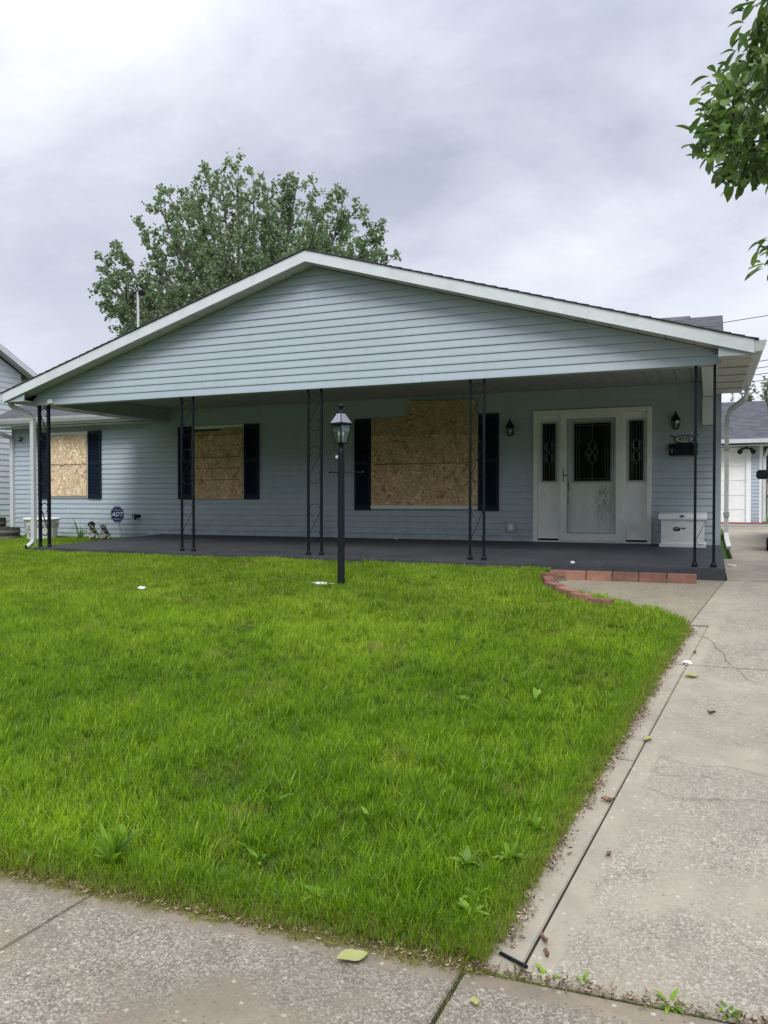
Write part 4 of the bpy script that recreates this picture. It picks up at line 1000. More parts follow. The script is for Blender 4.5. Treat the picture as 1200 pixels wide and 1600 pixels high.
def dog(x, y, s, head_dark, label):
    z = lawn_z(x, y)+.035
    t = thing('dog_figurine', label, 'figurine', (x, y, z), 'spotted dog figurines')
    V = [(0, .03, .055), (0, .0, .12), (0, -.015, .175), (0, -.03, .215), (0, -.04, .245), (0, -.085, .240),   # rump chest neck head snout
         (-.035, -.01, .14), (-.038, -.03, .075), (-.038, -.045, .012), (.035, -.01, .14), (.038, -.03, .075), (.038, -.045, .012),
         (-.055, .035, .045), (-.065, -.02, .02), (.055, .035, .045), (.065, -.02, .02), (-.038, -.035, .262), (-.052, -.035, .228), (.038, -.035, .262), (.052, -.035, .228), (.03, .09, .02)]
    E_ = [(0, 1), (1, 2), (2, 3), (3, 4), (4, 5), (2, 6), (6, 7), (7, 8), (2, 9), (9, 10), (10, 11), (0, 12), (12, 13), (0, 14), (14, 15), (4, 16), (16, 17), (4, 18), (18, 19), (0, 20)]
    rad = [.06, .052, .043, .034, .042, .022, .02, .016, .018, .02, .016, .018, .03, .02, .03, .02, .012, .014, .012, .014, .01]
    skin_mesh('body', [(x+a*s, y+b_*s, z+c*s) for a, b_, c in V], E_, [r*s for r in rad], M['dal'], t, 2, 1)
    if head_dark:
        bm = nb()
        for sx_ in (-1, 1): tube(bm, [(x+sx_*.03*s, y-.035*s, z+.285*s), (x+sx_*.058*s, y-.04*s, z+.262*s), (x+sx_*.062*s, y-.045*s, z+.225*s)], [.014*s, .017*s, .01*s], 7)
        bmesh.ops.create_icosphere(bm, subdivisions=2, radius=.0445*s, matrix=Matrix.Translation((x, y-.035*s, z+.262*s)))
        obj('ears', bm, M['black'], t, smooth=True)
    bm = nb()
    for sx_ in (-1, 1): bmesh.ops.create_icosphere(bm, subdivisions=1, radius=.006*s, matrix=Matrix.Translation((x+sx_*.016*s, y-.079*s, z+.255*s)))
    bmesh.ops.create_icosphere(bm, subdivisions=1, radius=.011*s, matrix=Matrix.Translation((x, y-.106*s, z+.245*s)))
    obj('nose', bm, M['black'], t)
    return t, z
dog(-11.05, 11.9, 1.22, True, 'left dog figurine, black-eared and spotted, sitting at the porch slab edge')
dog(-10.79, 11.93, 1.18, False, 'right dog figurine, pale with brown patches, sitting beside the black-eared one')
# white edging piece by the slab
tag(obj('white_edging', B(-10.25, -9.99, 12.35, 12.41, .70, .735, .008), M['plastic_white']), 'short white edging strip on the grass under the security sign', 'edging')

# ------------------------------------------------------------------ bricks
def brick(name, parent, cx, cy, z0, l, d, h, ang, m, bev=.006, tilt=0):
    bm = nb(); box(bm, -l/2, l/2, -d/2, d/2, 0, h, bev)
    bm.transform(Matrix.Translation((cx, cy, z0)) @ Matrix.Rotation(ang, 4, 'Z') @ Matrix.Rotation(tilt, 4, 'Y')); return obj(name, bm, m, parent)
row = thing('brick_row', 'straight row of five red paving bricks set along the porch step', 'brick edging', (-.85, 9.15, .58))
xx = [-1.56, -1.285, -1.00, -.715, -.425, -.115]
for k in range(5):
    a, c = xx[k]+.006, xx[k+1]-.006
    brick('brick', row, (a+c)/2, 9.115+.018*k/4+.035*(k/4), G(9.12)-.01, c-a, .10, .108, R(.8*(-1)**k), M['brick'])
cur = thing('brick_curve', 'curved border of loose red bricks between lawn and entrance pad', 'brick edging', (-1.4, 8.3, .55))
cb_ = [(-1.60, 9.03, R(12), .17), (-1.655, 8.80, R(50), .17), (-1.60, 8.50, R(-72), .26), (-1.49, 8.24, R(-55), .30), (-1.31, 7.97, R(-52), .30), (-1.14, 7.74, R(-40), .22), (-.94, 7.58, R(-14), .23)]
for k, (x, y, a, l) in enumerate(cb_):
    brick('brick', cur, x, y, G(y)+.035+(.004*(k % 3)), l, .105, .078, a, M['brick'], tilt=R((k*37 % 5-2)*.8))
for k, (x, y, a, l) in enumerate(cb_):
    brick('lower_brick', cur, x+.01, y-.005, G(y)-.05, l+.01, .12, .083, a, M['brick_old'])
bur = thing('buried_bricks', 'sunken reddish brick edging ending in the grass tip by the driveway', 'brick edging', (-.65, 7.65, .47))
for k, (x, y) in enumerate(((-.76, 7.73), (-.60, 7.64), (-.44, 7.54))):
    brick('brick', bur, x, y, G(y)-.055, .185, .10, .075, R(-30), M['brick'] if k < 2 else M['sidewalk'])

# ------------------------------------------------------------------ garage
GY = 25.0; gz = G(25)
gar = thing('garage', 'detached blue garage with white overhead door at the end of the driveway', 'garage', (-2, 25, gz))
gwall = obj('front_wall', B(.98+.13, 1.40, GY, GY+.15, gz-.1, 3.02), M['siding2'], gar)
obj('front_wall', B(-6.0, -3.9, GY, GY+.15, gz-.1, 3.02), M['siding2'], gar)
obj('front_wall', B(-3.9, 1.11, GY+.001, GY+.149, 2.94, 3.02), M['siding2'], gar)
side_rows(gwall, lambda x, o_, z: (x, GY-o_, z), lambda z: (-5.95, 1.33), gz, 3.02, .1016, M['siding2'], open_=(-4.0, 1.10, gz-.1, 2.95), seed=21, lmin=6, lmax=9)
sw = obj('side_wall', B(1.25, 1.40, GY+.15, 32, gz-.1, 3.02), M['siding2'], gar)
side_rows(sw, lambda x, o_, z: (1.40+o_, x, z), lambda z: (GY, 32), gz, 3.02, .1016, M['siding2'], seed=22, lmin=6, lmax=9)
obj('side_wall', B(-6.0, -5.85, GY+.15, 32, gz-.1, 3.02), M['siding2'], gar)
obj('corner_post', B(1.33, 1.42, GY-.02, GY+.06, gz, 3.02), M['whitepaint'], gar)
gd = obj('overhead_door', B(-3.88, .98, GY+.05, GY+.08, gz, 2.88), M['whitepaint'], gar)
for k in range(5):
    a = gz+(2.88-gz)*k/5; c = gz+(2.88-gz)*(k+1)/5
    bm = nb(); box(bm, -3.88, .98, GY+.03, GY+.05, a+.006, c-.006, .004); obj('door_panel', bm, M['plastic_white'], gd)
bm = nb(); box(bm, .98, 1.11, GY-.03, GY+.1, gz, 3.0); box(bm, -4.0, -3.88, GY-.03, GY+.1, gz, 3.0); box(bm, -3.88, .98, GY-.03, GY+.1, 2.88, 3.0); obj('door_frame', bm, M['whitepaint'], gar)
def GR(y): return 3.22 + (4.72-3.22)*(y-24.6)/(28.5-24.6) if y < 28.5 else 4.72-(y-28.5)*.385
bm = nb(); prism(bm, [(24.6, GR(24.6)), (28.5, GR(28.5)), (32.4, GR(32.4)), (32.4, GR(32.4)-.1), (28.5, GR(28.5)-.12), (24.6, GR(24.6)-.1)], 'x', -6.3, 1.66); gr = obj('roof', bm, M['shingle_dark'], gar)
n = 28
bm = nb()
for k in range(n):
    a = 24.56+3.94*k/n; c = 24.56+3.94*(k+1)/n+.02; prism(bm, [(a, GR(a)+.004), (a, GR(a)+.018), (c, GR(c)+.006), (c, GR(c)+.002)], 'x', -6.32, 1.68)
obj('shingle_courses', bm, M['shingle'], gr, kind='stuff')
obj('gable_end', prism(nb(), [(GY, 3.02), (32, 3.02), (28.5, 4.55)], 'x', 1.28, 1.38), M['siding2'], gar)
obj('soffit', B(-6.3, 1.66, 24.62, 25, 3.03, 3.05), M['white'], gar)
obj('gutter', B(-6.3, 1.68, 24.48, 24.6, 3.09, 3.21, .01), M['gutter'], gar)
obj('downspout', rectpath(nb(), [(1.6, 24.55, 3.1), (1.6, 24.56, 3.0), (1.5, 24.85, 2.8), (1.46, 24.93, 2.7), (1.46, 24.93, gz+.1)], .08, .06), M['gutter'], gar)
fl = thing('floodlight', 'twin floodlight above the corner of the white garage door', 'floodlight', (.98, GY, 2.95))
bm = nb(); lathe(bm, [(.04, 2.96), (.05, 2.97), (.05, 3.0)], .98, GY-.07, 10)
obj('base', bm, M['black'], fl)
for s in (-1, 1):
    bm = nb(); tube(bm, [(.98, GY-.08, 2.96), (.98+s*.10, GY-.14, 2.96), (.98+s*.15, GY-.22, 2.90), (.98+s*.18, GY-.29, 2.85)], [.015, .03, .06, .075], 8); obj('lamp_head', bm, M['black'], fl)
# boards lying before the garage
for i, (x0, x1, y, dz, m, lb) in enumerate(((-.5, 3.0, 24.3, 0, 'plastic_white', 'long white board on the ground in front of the garage door'), (-.2, 2.6, 24.1, .05, 'redboard', 'dull red pole lying on the white board before the garage'), (.0, 2.9, 23.8, 0, 'gutter_grey', 'dark grey plank nearest the driveway in front of the garage'))):
    if m == 'redboard': M[m] = simple('red_board', (.30, .10, .10), .2, .7)
    z = G(24)+dz; bm = nb(); box(bm, x0, x1, -.05, .05, 0, .05, .005); bm.transform(Matrix.Translation((0, y, z)) @ Matrix.Rotation(R((-1)**i*3), 4, 'Z')); tag(obj('board', bm, M[m]), lb, 'board')

# ------------------------------------------------------------------ neighbour house, left
nh = thing('neighbour_house', 'white-sided neighbouring house, its sloping gable edge showing at the left edge', 'house', (-21, 12, .6))
NX = -17.0; RY, RZ_ = 10.6, 7.58; EY, EZ = 16.0, 4.83; SLn = (RZ_-EZ)/(EY-RY); FY = 2*RY-EY
nw = obj('gable_wall', prism(nb(), [(FY+.3, .4), (EY-.3, .4), (EY-.3, EZ+.0), (RY, RZ_-.2), (FY+.3, EZ+.0)], 'x', NX-.17, NX-.02), M['siding3'], nh)
def nspan(z):
    c = max(0., z-(EZ-.02))/SLn; return (FY+.3+c, EY-.3-c)
side_rows(nw, lambda x, o_, z: (NX-.02+o_, x, z), nspan, .65, RZ_-.25, .145, M['siding3'], seed=31, lmin=8, lmax=12)
obj('front_wall', B(-27, NX-.17, FY+.3, FY+.45, .4, EZ), M['siding3'], nh); obj('rear_wall', B(-27, NX-.17, EY-.45, EY-.3, .4, EZ), M['siding3'], nh)
for ye in (FY, EY):
    obj('roof', prism(nb(), [(RY, RZ_+.02), (ye, EZ+.02), (ye, EZ-.08), (RY, RZ_-.08)], 'x', -27.3, NX+.28), M['shingle'], nh)
    obj('rake_board', prism(nb(), [(RY, RZ_), (ye, EZ), (ye, EZ-.15), (RY, RZ_-.15)], 'x', NX+.281, NX+.30), M['fascia'], nh)
    obj('rake_soffit', prism(nb(), [(RY, RZ_-.10), (ye, EZ-.10), (ye, EZ-.115), (RY, RZ_-.115)], 'x', NX, NX+.278), M['soffit'], nh)
obj('gutter', B(-27.3, NX+.25, EY+.005, EY+.11, EZ-.12, EZ-.01, .01), M['gutter'], nh)

# house far right behind the garage
M['tan'] = simple('tan_siding', (.42, .40, .33), .08, .7); M['brownroof'] = simple('brown_roof', (.13, .10, .09), .2, .9)
fh = thing('distant_house', 'tan house with brown roof far beyond the garage at the right edge', 'house', (8, 48, .9))
obj('wall', B(1.6, 14, 48, 56, .5, 3.3), M['tan'], fh); obj('roof', prism(nb(), [(47.5, 3.25), (52, 4.6), (56.5, 3.25), (56.5, 3.1), (52, 4.4), (47.5, 3.1)], 'x', 1.2, 14.4), M['brownroof'], fh)
for x in (2.6, 5.5, 9): 
    wn = obj('window', B(x, x+1.1, 47.95, 48.0, 1.6, 2.8), M['plastic_white'], fh); obj('pane', B(x+.07, x+1.03, 47.93, 47.95, 1.68, 2.72), M['dark'], wn)

# ------------------------------------------------------------------ bin and pickup at the right
M['bingrey'] = simple('bin_grey', (.10, .105, .115), .1, .5); 
bx, by = 1.17, 14.15; bz = G(by)
bn_ = thing('wheeled_bin', 'grey wheeled rubbish bin with black lid at the right edge of the driveway', 'bin', (bx, by, bz))
bm = nb(); v0 = [(-.20, -.24, .06), (.20, -.24, .06), (.20, .22, .06), (-.20, .22, .06)]; v1 = [(-.28, -.33, .86), (.28, -.33, .86), (.28, .30, .86), (-.28, .30, .86)]
A = [bm.verts.new((bx+a, by+b_, bz+c)) for a, b_, c in v0]; Bv = [bm.verts.new((bx+a, by+b_, bz+c)) for a, b_, c in v1]; bm.faces.new(A); bm.faces.new(Bv)
for i in range(4): bm.faces.new((A[i], A[(i+1) % 4], Bv[(i+1) % 4], Bv[i]))
bmesh.ops.bevel(bm, geom=bm.edges[:], offset=.03, segments=2, affect='EDGES'); obj('body', bm, M['bingrey'], bn_)
obj('lid', B(bx-.30, bx+.30, by-.36, by+.33, bz+.865, bz+.92, .02), M['blackbox'], bn_)
for s in (-1, 1): bm = nb(); tube(bm, [(bx+s*.24, by+.24, bz+.11), (bx+s*.29, by+.24, bz+.11)], .11, 14); obj('wheel', bm, M['blackbox'], bn_)
M['truckpaint'] = simple('truck_paint', (.03, .04, .05), .1, .25, .6)
tk = thing('pickup_truck', 'dark pickup truck at the right edge, only its wing mirror in view', 'pickup', (2.15, 17.5, G(17)))
tz = G(16); ty = 14.0; X0, X1 = 1.2, 3.1
def prof(pts): return [(ty+a, tz+c) for a, c in pts]
bm = nb(); prism(bm, prof([(0, .45), (.0, .95), (.12, 1.08), (1.35, 1.18), (5.5, 1.18), (5.55, .5), (5.4, .42), (4.75, .42), (4.6, .75), (4.2, .86), (3.8, .75), (3.65, .42), (1.35, .42), (1.2, .75), (.85, .86), (.5, .75), (.35, .42)]), 'x', X0, X1)
bmesh.ops.bevel(bm, geom=[e for e in bm.edges if abs(e.verts[0].co.x-e.verts[1].co.x) > .5], offset=.03, segments=2, affect='EDGES'); obj('body', bm, M['truckpaint'], tk)
bm = nb(); prism(bm, prof([(1.30, 1.17), (1.95, 1.75), (3.2, 1.78), (3.45, 1.17)]), 'x', X0+.12, X1-.12); obj('cab', bm, M['truckpaint'], tk)
bm = nb(); prism(bm, prof([(1.42, 1.22), (1.97, 1.68), (2.05, 1.70), (1.50, 1.22)]), 'x', X0+.2, X1-.2); bm.transform(Matrix.Translation((0, -.05, 0.03))); obj('windscreen', bm, M['dark'], tk)
for x in (X0+.105, X1-.115): obj('side_window', prism(nb(), prof([(1.6, 1.22), (2.05, 1.66), (3.1, 1.69), (3.3, 1.22)]), 'x', x, x+.01), M['dark'], tk)
for x in (X0+.0, X1-.22):
    for y in (.85, 4.2):
        bm = nb(); tube(bm, [(x, ty+y, tz+.36), (x+.22, ty+y, tz+.36)], .36, 24); w_ = obj('wheel', bm, M['blackbox'], tk)
        bm = nb(); tube(bm, [(x-.01, ty+y, tz+.36), (x+.23, ty+y, tz+.36)], .2, 16); obj('rim', bm, M['chrome'], w_)
for s, x in ((-1, X0), (1, X1)):
    bm = nb(); box(bm, x+s*.32-.1, x+s*.32+.1, ty+1.55, ty+1.66, tz+1.19, tz+1.355, .025); mi = obj('mirror', bm, M['blackbox'], tk)
    obj('mirror_arm', tube(nb(), [(x-s*.05, ty+1.62, tz+1.2), (x+s*.25, ty+1.62, tz+1.23)], .02, 6), M['blackbox'], tk)
for x in (X0+.12, X1-.42): obj('headlight', B(x, x+.3, ty-.02, ty+.02, tz+.72, tz+.9, .01), M['plastic_white'], tk)
obj('grille', B(X0+.5, X1-.5, ty-.025, ty+.01, tz+.62, tz+.92, .01), M['chrome'], tk); obj('bumper', B(X0+.02, X1-.02, ty-.10, ty+.0, tz+.40, tz+.58, .03), M['chrome'], tk)

# ------------------------------------------------------------------ power lines
up = thing('utility_pole', 'wooden utility pole beyond the driveway carrying the overhead wires', 'utility pole', (9.5, 33.5, .8))
obj('pole', tube(nb(), [(9.5, 33.5, .5), (9.5, 33.5, 10)], [.16, .11], 10), M['bark'], up); obj('crossarm', B(8.4, 10.6, 33.42, 33.58, 9.3, 9.42), M['bark'], up)
for i, (za, zb_, lb) in enumerate(((8.3, 9.2, 'topmost overhead wire crossing to the roof at upper right'), (6.55, 7.6, 'second overhead wire above the garage roof'), (6.33, 7.3, 'third overhead wire above the garage roof'), (6.12, 7.0, 'fourth overhead wire above the garage roof'), (5.9, 6.7, 'lowest overhead wire just above the garage roof'))):
    pts = []
    for t in np.linspace(0, 1, 14):
        x = -30+39.5*t; z = za-.3+(zb_-za+.3)*max(0, (x+3)/12.5 if x > -3 else 0)**1.0 + (0 if x > -3 else (-3-x)*.02); pts.append((x, 32+1.5*t, z))
    tag(obj('power_line', tube(nb(), pts, .014, 5), M['black']), lb, 'wire', 'overhead wires')

# ------------------------------------------------------------------ trees
class LeafCloud:
    def __init__(s): s.v = []; s.f = []; s.sh = []
    def add(s, P, D, W, L_, wd, shade, curl=.15):
        n = len(s.v); tip = P+D*L_; m = P+D*(L_*.5); q = D.cross(W)*(L_*curl)
        s.v += [P, m-W*wd*.5+q, tip, m+W*wd*.5+q, m]
        s.f += [(n, n+1, n+4), (n+1, n+2, n+4), (n+2, n+3, n+4), (n+3, n, n+4)] if False else [(n, n+1, n+2), (n, n+2, n+3)]
        s.sh += [shade]*5
    def build(s, name, m, parent, kind=None):
        d = wloc(parent); me = bpy.data.meshes.new(name); me.from_pydata([tuple(Vector(v)-d) for v in s.v], [], s.f)
        a = me.attributes.new('shade', 'FLOAT', 'POINT'); a.data.foreach_set('value', np.array(s.sh, dtype=np.float32)); me.materials.append(m)
        return obj(name, me, None, parent, kind=kind)
def rvec(r): 
    while True:
        v = Vector((r.uniform(-1, 1), r.uniform(-1, 1), r.uniform(-1, 1)))
        if .05 < v.length < 1: return v.normalized()
def bez(p0, p1, p2, t): return p0*(1-t)**2+p1*2*t*(1-t)+p2*t*t
def big_tree(base, fork_z, tips, seed, mat, name, label, leafL=.12, per=34, spread=.5):
    r = random.Random(seed); t = thing(name, label, 'tree', base)
    tr = nb(); bx_, by_, bz_ = base; fork = Vector((bx_, by_, fork_z))
    tube(tr, [(bx_, by_, bz_-.1), (bx_+.03, by_, bz_+(fork_z-bz_)*.5), fork], [.34, .27, .24], 10); obj('trunk', tr, M['bark'], t, smooth=True)
    br = nb(); lc = LeafCloud()
    for tp in tips:
        tp = Vector(tp); st0 = fork + Vector((r.uniform(-.5, .5)+(tp.x-fork.x)*.12, r.uniform(-.5, .5), (tp.z-fork.z)*r.uniform(.05, .45)))
        tube(br, [fork, st0], [.13, .09], 6, cap=False); f0 = st0; mid = f0 + Vector(((tp.x-f0.x)*r.uniform(.35, .75), (tp.y-f0.y)*.55, (tp.z-f0.z)*r.uniform(.2, .5)))
        pts = [bez(f0, mid, tp, q) for q in np.linspace(0, 1, 9)]
        tube(br, pts, [.12*(1-q)**.8+.008 for q in np.linspace(0, 1, 9)], 6, cap=False)
        ln = (tp-f0).length
        ntw = int(ln*6.0)
        for k in range(ntw):
            q = .12+.88*(k+r.random())/ntw; p = bez(f0, mid, tp, q); ax = (bez(f0, mid, tp, min(1, q+.05))-bez(f0, mid, tp, q-.05)).normalized()
            side = rvec(r); side = (side-ax*side.dot(ax)).normalized(); tl = spread*(1.35-q)*r.uniform(.7, 1.5)+.12
            dr_ = (ax*.6+side*1.0+Vector((0, 0, .12))).normalized(); e_ = p+dr_*tl
            tube(br, [p, p+dr_*tl*.5, e_], [.012, .008, .004], 3, cap=False)
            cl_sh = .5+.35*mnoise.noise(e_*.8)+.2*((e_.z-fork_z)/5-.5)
            for j in range(per):
                u = r.uniform(.15, 1.08); pp_ = p+dr_*tl*u + rvec(r)*r.uniform(0, .13+.07*u)
                D = (dr_*.3+rvec(r)*.8+Vector((0, 0, -.25))).normalized(); W = D.cross(rvec(r)).normalized()
                L2 = leafL*r.uniform(.65, 1.15); lc.add(pp_, D, W, L2, L2*.85, min(1, max(0, cl_sh+r.uniform(-.25, .25))))
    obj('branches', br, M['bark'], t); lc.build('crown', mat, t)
    return t
# maple behind the house: crown outline measured on a plane about 25 m away
tb = (-15.37, 24.6, .75)
fork = 3.9
outl = [(-21.76, 23.66, 9.69), (-21.05, 23.23, 10.47), (-21.11, 24.17, 11.42), (-19.54, 23.4, 11.63), (-18.44, 23.11, 12.42), (-18.8, 24.19, 13.09), (-19.37, 25.84, 13.53), (-18.48, 25.46, 13.88), (-17.81, 25.35, 14.15), (-16.05, 23.61, 13.26), (-15.98, 24.62, 13.8), (-14.84, 23.79, 12.98), (-14.0, 23.45, 12.22), (-13.32, 23.24, 12.31), (-12.95, 23.59, 12.21), (-13.54, 25.87, 13.03), (-12.8, 25.55, 12.46), (-12.05, 25.48, 12.5), (-11.54, 25.46, 11.83), (-10.16, 23.52, 10.52), (-9.91, 23.89, 10.15), (-10.0, 24.91, 9.76), (-22.4, 25.24, 9.38), (-22.26, 25.63, 8.68), (-22.98, 25.72, 10.73), (-19.39, 23.18, 7.92), (-20.31, 24.84, 8.84), (-20.52, 24.01, 10.14), (-17.95, 22.15, 10.24), (-20.26, 26.39, 12.56), (-19.1, 26.31, 12.89), (-18.42, 26.87, 13.5), (-17.39, 27.15, 13.7), (-13.32, 22.31, 10.97), (-14.82, 26.73, 12.68), (-11.36, 22.13, 10.43), (-12.82, 27.11, 11.93), (-9.39, 21.18, 9.0), (-10.24, 24.13, 9.46), (-21.92, 26.82, 10.5), (-18.59, 24.2, 10.21), (-16.5, 22.9, 10.07), (-14.81, 21.97, 10.02), (-14.19, 22.54, 10.53), (-13.94, 23.78, 10.67), (-14.55, 26.74, 11.67), (-13.55, 26.93, 11.36), (-10.56, 22.8, 9.33), (-17.12, 21.94, 8.35), (-16.25, 22.18, 8.75), (-15.11, 22.02, 9.01), (-14.22, 22.19, 9.38), (-12.62, 21.14, 8.9), (-12.2, 22.0, 9.29), (-13.87, 27.03, 10.7), (-21.19, 26.32, 8.46), (-19.82, 26.62, 9.19), (-15.82, 22.68, 8.39), (-11.04, 24.36, 9.19)]
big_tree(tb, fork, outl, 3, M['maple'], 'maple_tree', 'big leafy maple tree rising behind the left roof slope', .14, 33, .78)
# small pale tree behind garage
pt_tips = [(2.6+2.2*math.cos(a)*q, 44+2*math.sin(a)*q, z) for a in np.linspace(0, 2*PI, 9)[:-1] for q, z in ((1, 6.4), (.6, 7.3), (.9, 5.2))]
big_tree((2.6, 44, .9), 3.0, pt_tips, 9, M['pale_tree'], 'pale_tree', 'pale thin-leaved tree showing above the garage roof', .15, 12, .6)
# hedge of distant trees to the right and behind (one mass far away)
lc = LeafCloud(); r = random.Random(8)
for k in range(9000):
    x = r.uniform(-70, 70); h = 4+2.2*mnoise.noise(Vector((x*.12, 0, 0)))+1.2*mnoise.noise(Vector((x*.5, 2, 0)))
    p = Vector((x, 88+r.uniform(-3, 3), 1+h*r.random()**.7)); D = rvec(r); W = D.cross(rvec(r)).normalized(); lc.add(p, D, W, .9, .8, r.random())
dt = lc.build('distant_trees', M['maple'], None, kind='stuff')

# unseen tree mass behind the camera, added to block low sky from the porch
lc = LeafCloud(); r = random.Random(18)
for k in range(16000):
    x = r.uniform(-60, 60); h = 7.6+1.6*mnoise.noise(Vector((x*.10, 7, 0)))+1.5*mnoise.noise(Vector((x*.4, 3, 0)))
    p = Vector((x, -15.5+r.uniform(-2, 2), .2+h*r.random())); D = rvec(r); W = D.cross(rvec(r)).normalized(); lc.add(p, D, W, 1.1, .9, r.random())
lc.build('sky_block_trees', M['maple'], None, kind='stuff')

# magnolia-like street tree whose branches hang into the picture at upper right
mg = thing('shade_tree', 'broad-leaved tree whose drooping branches hang in at the upper right', 'tree', (3.9, 7.4, .45))
def big_leaf(L_, w_, bend):
    me = bpy.data.meshes.new('leaf'); prof_ = [(0, .04), (.15, .3), (.35, .72), (.55, .98), (.75, .98), (.9, .62), (1, .03)]
    vs, fs = [], []
    for i, (t, ww) in enumerate(prof_):
        x = L_*t; z = -bend*L_*t*t; vs += [(x, -w_/2*ww, z+.010*ww), (x, 0, z-.003*ww), (x, w_/2*ww, z+.010*ww)]
        if i: a = (i-1)*3; fs += [(a, a+1, a+4, a+3), (a+1, a+2, a+5, a+4)]
    me.from_pydata(vs, [], fs); me.materials.append(M['magnolia'])
    for p in me.polygons: p.use_smooth = True
    return me
def leaf_var(i, r):
    me = big_leaf(.135*r.uniform(.85, 1.2), .054*r.uniform(.9, 1.15), r.uniform(.15, .6))
    at_ = me.attributes.new('shade', 'FLOAT', 'POINT'); sh_ = [.12, .3, .45, .6, .85, .25, .5, 1.0][i]; at_.data.foreach_set('value', [sh_]*len(me.vertices)); return me
rm_ = random.Random(77); LV = [leaf_var(i, rm_) for i in range(8)]
clusters = [(0.36, 6.93, 5.41), (0.29, 7.0, 5.35), (0.37, 7.08, 5.28), (0.25, 7.16, 5.23), (0.36, 7.02, 5.09), (0.18, 7.11, 5.07), (0.26, 6.36, 4.65), (0.38, 6.79, 4.82), (0.03, 7.06, 4.94), (0.13, 6.85, 4.82), (0.23, 7.11, 4.85), (0.32, 6.45, 4.52), (-0.04, 6.62, 4.58), (0.04, 6.46, 4.48), (0.15, 6.76, 4.58), (0.27, 6.83, 4.57), (0.36, 6.38, 4.34), (-0.0, 6.41, 4.35), (0.1, 6.51, 4.35), (0.23, 7.12, 4.56), (0.35, 7.03, 4.49), (-0.07, 6.33, 4.22), (0.0, 6.91, 4.41), (0.12, 6.39, 4.15), (0.25, 6.86, 4.29), (0.35, 6.47, 4.1), (-0.02, 6.21, 4.03), (0.09, 7.01, 4.3), (0.19, 6.48, 4.04), (0.3, 6.53, 4.04), (0.08, 7.1, 4.24), (0.19, 7.05, 4.18), (0.27, 6.58, 4.01), (0.4, 7.22, 4.22), (0.41, 6.86, 4.18), (0.43, 6.97, 3.48), (0.39, 6.54, 3.33), (0.49, 7.23, 3.61)]
rr = random.Random(15)
for k in range(420):      # the rest of the crown, beyond the picture's edge
    v = rvec(rr); q = rr.uniform(.35, 1)
    x, y, z = 3.9+2.9*v.x*q, 7.4+2.9*v.y*q, 6.1+2.3*v.z*q
    if x-.075*y < .42: continue
    clusters.append((x, y, z))
for k in range(130): clusters.append((rr.uniform(1.0, 2.9), rr.uniform(6.1, 8.0), rr.uniform(4.0, 6.2)))
clusters = [(a+.06, b_, c) for a, b_, c in clusters]
tr = nb(); tube(tr, [(3.9, 7.4, .3), (3.93, 7.42, 1.6), (3.88, 7.4, 3.0), (3.9, 7.4, 4.4), (3.9, 7.38, 6.2)], [.17, .14, .12, .09, .04], 12); obj('trunk', tr, M['bark'], mg, smooth=True)
br = nb(); restv, restf, rests = [], [], []; mo = wloc(mg)
limbs = [Vector((2.6, 7.2, 5.0)), Vector((2.2, 7.0, 5.9)), Vector((1.6, 6.6, 4.9)), Vector((5, 8, 6)), Vector((4.6, 6.2, 6)), Vector((3.5, 8.6, 6.2)), Vector((1.55, 6.5, 4.45))]
for l_ in limbs:
    a = Vector((3.9, 7.4, l_.z-1.3 if l_.x > 2 else 3.8)); tube(br, [bez(a, (a+l_)/2+Vector((0, 0, .3)), l_, q) for q in np.linspace(0, 1, 7)], [.06*(1-q)+.018 for q in np.linspace(0, 1, 7)], 7, cap=False)
nodes = list(limbs)+[Vector((3.9, 7.4, 4.4)), Vector((3.9, 7.38, 6.2))]      # every twig grows from the nearest limb or twig already there
for ci, cpos in sorted(enumerate(clusters), key=lambda q: (Vector(q[1])-Vector((3.9, 7.4, 5.2))).length):
    cpos = Vector(cpos); near = min(nodes, key=lambda l_: (l_-cpos).length); ax = (cpos-near).normalized(); nodes.append(cpos)
    if ci < 38: ax = (Vector((-.8, -.25, -.25))+rvec(rr)*.45).normalized()
    st_ = cpos-ax*.05
    tube(br, [bez(near, (near+st_)/2+Vector((0, 0, .12)), st_, q) for q in np.linspace(0, 1, 6)], [.008*(1-q)+.004 for q in np.linspace(0, 1, 6)], 5, cap=False)
    nl = 20 if ci < 38 else 9
    for k in range(nl):
        a = 2*PI*k/nl+rr.uniform(-.3, .3); s_ = rvec(rr); u1 = ax.cross(Vector((.1, .2, 1))).normalized(); u2 = ax.cross(u1)
        D = (ax*rr.uniform(.2, .9)+u1*math.cos(a)+u2*math.sin(a)*.8+Vector((0, 0, -.28))).normalized()
        upv = Vector((0, 0, 1))+rvec(rr)*.35; Yv = upv.cross(D).normalized(); Zv = D.cross(Yv)
        mt = Matrix(((D.x, Yv.x, Zv.x, 0), (D.y, Yv.y, Zv.y, 0), (D.z, Yv.z, Zv.z, 0), (0, 0, 0, 1)))
        p = cpos+rvec(rr)*(.03 if k < 8 else .13)-mo; me = LV[rr.choice([0, 1, 1, 2, 2, 3, 3, 4, 5, 6, 7])]
        T = Matrix.Translation(p) @ mt
        if ci < 38 and k < 8 and ci*8+k < 300:
            o = bpy.data.objects.new('leaf', me); C.objects.link(o); o.parent = mg; o.matrix_local = T
        else:
            n0 = len(restv); restv += [T @ v.co for v in me.vertices]; restf += [[i+n0 for i in p_.vertices] for p_ in me.polygons]; rests += [me.attributes['shade'].data[0].value]*len(me.vertices)
obj('branches', br, M['bark'], mg, smooth=True)
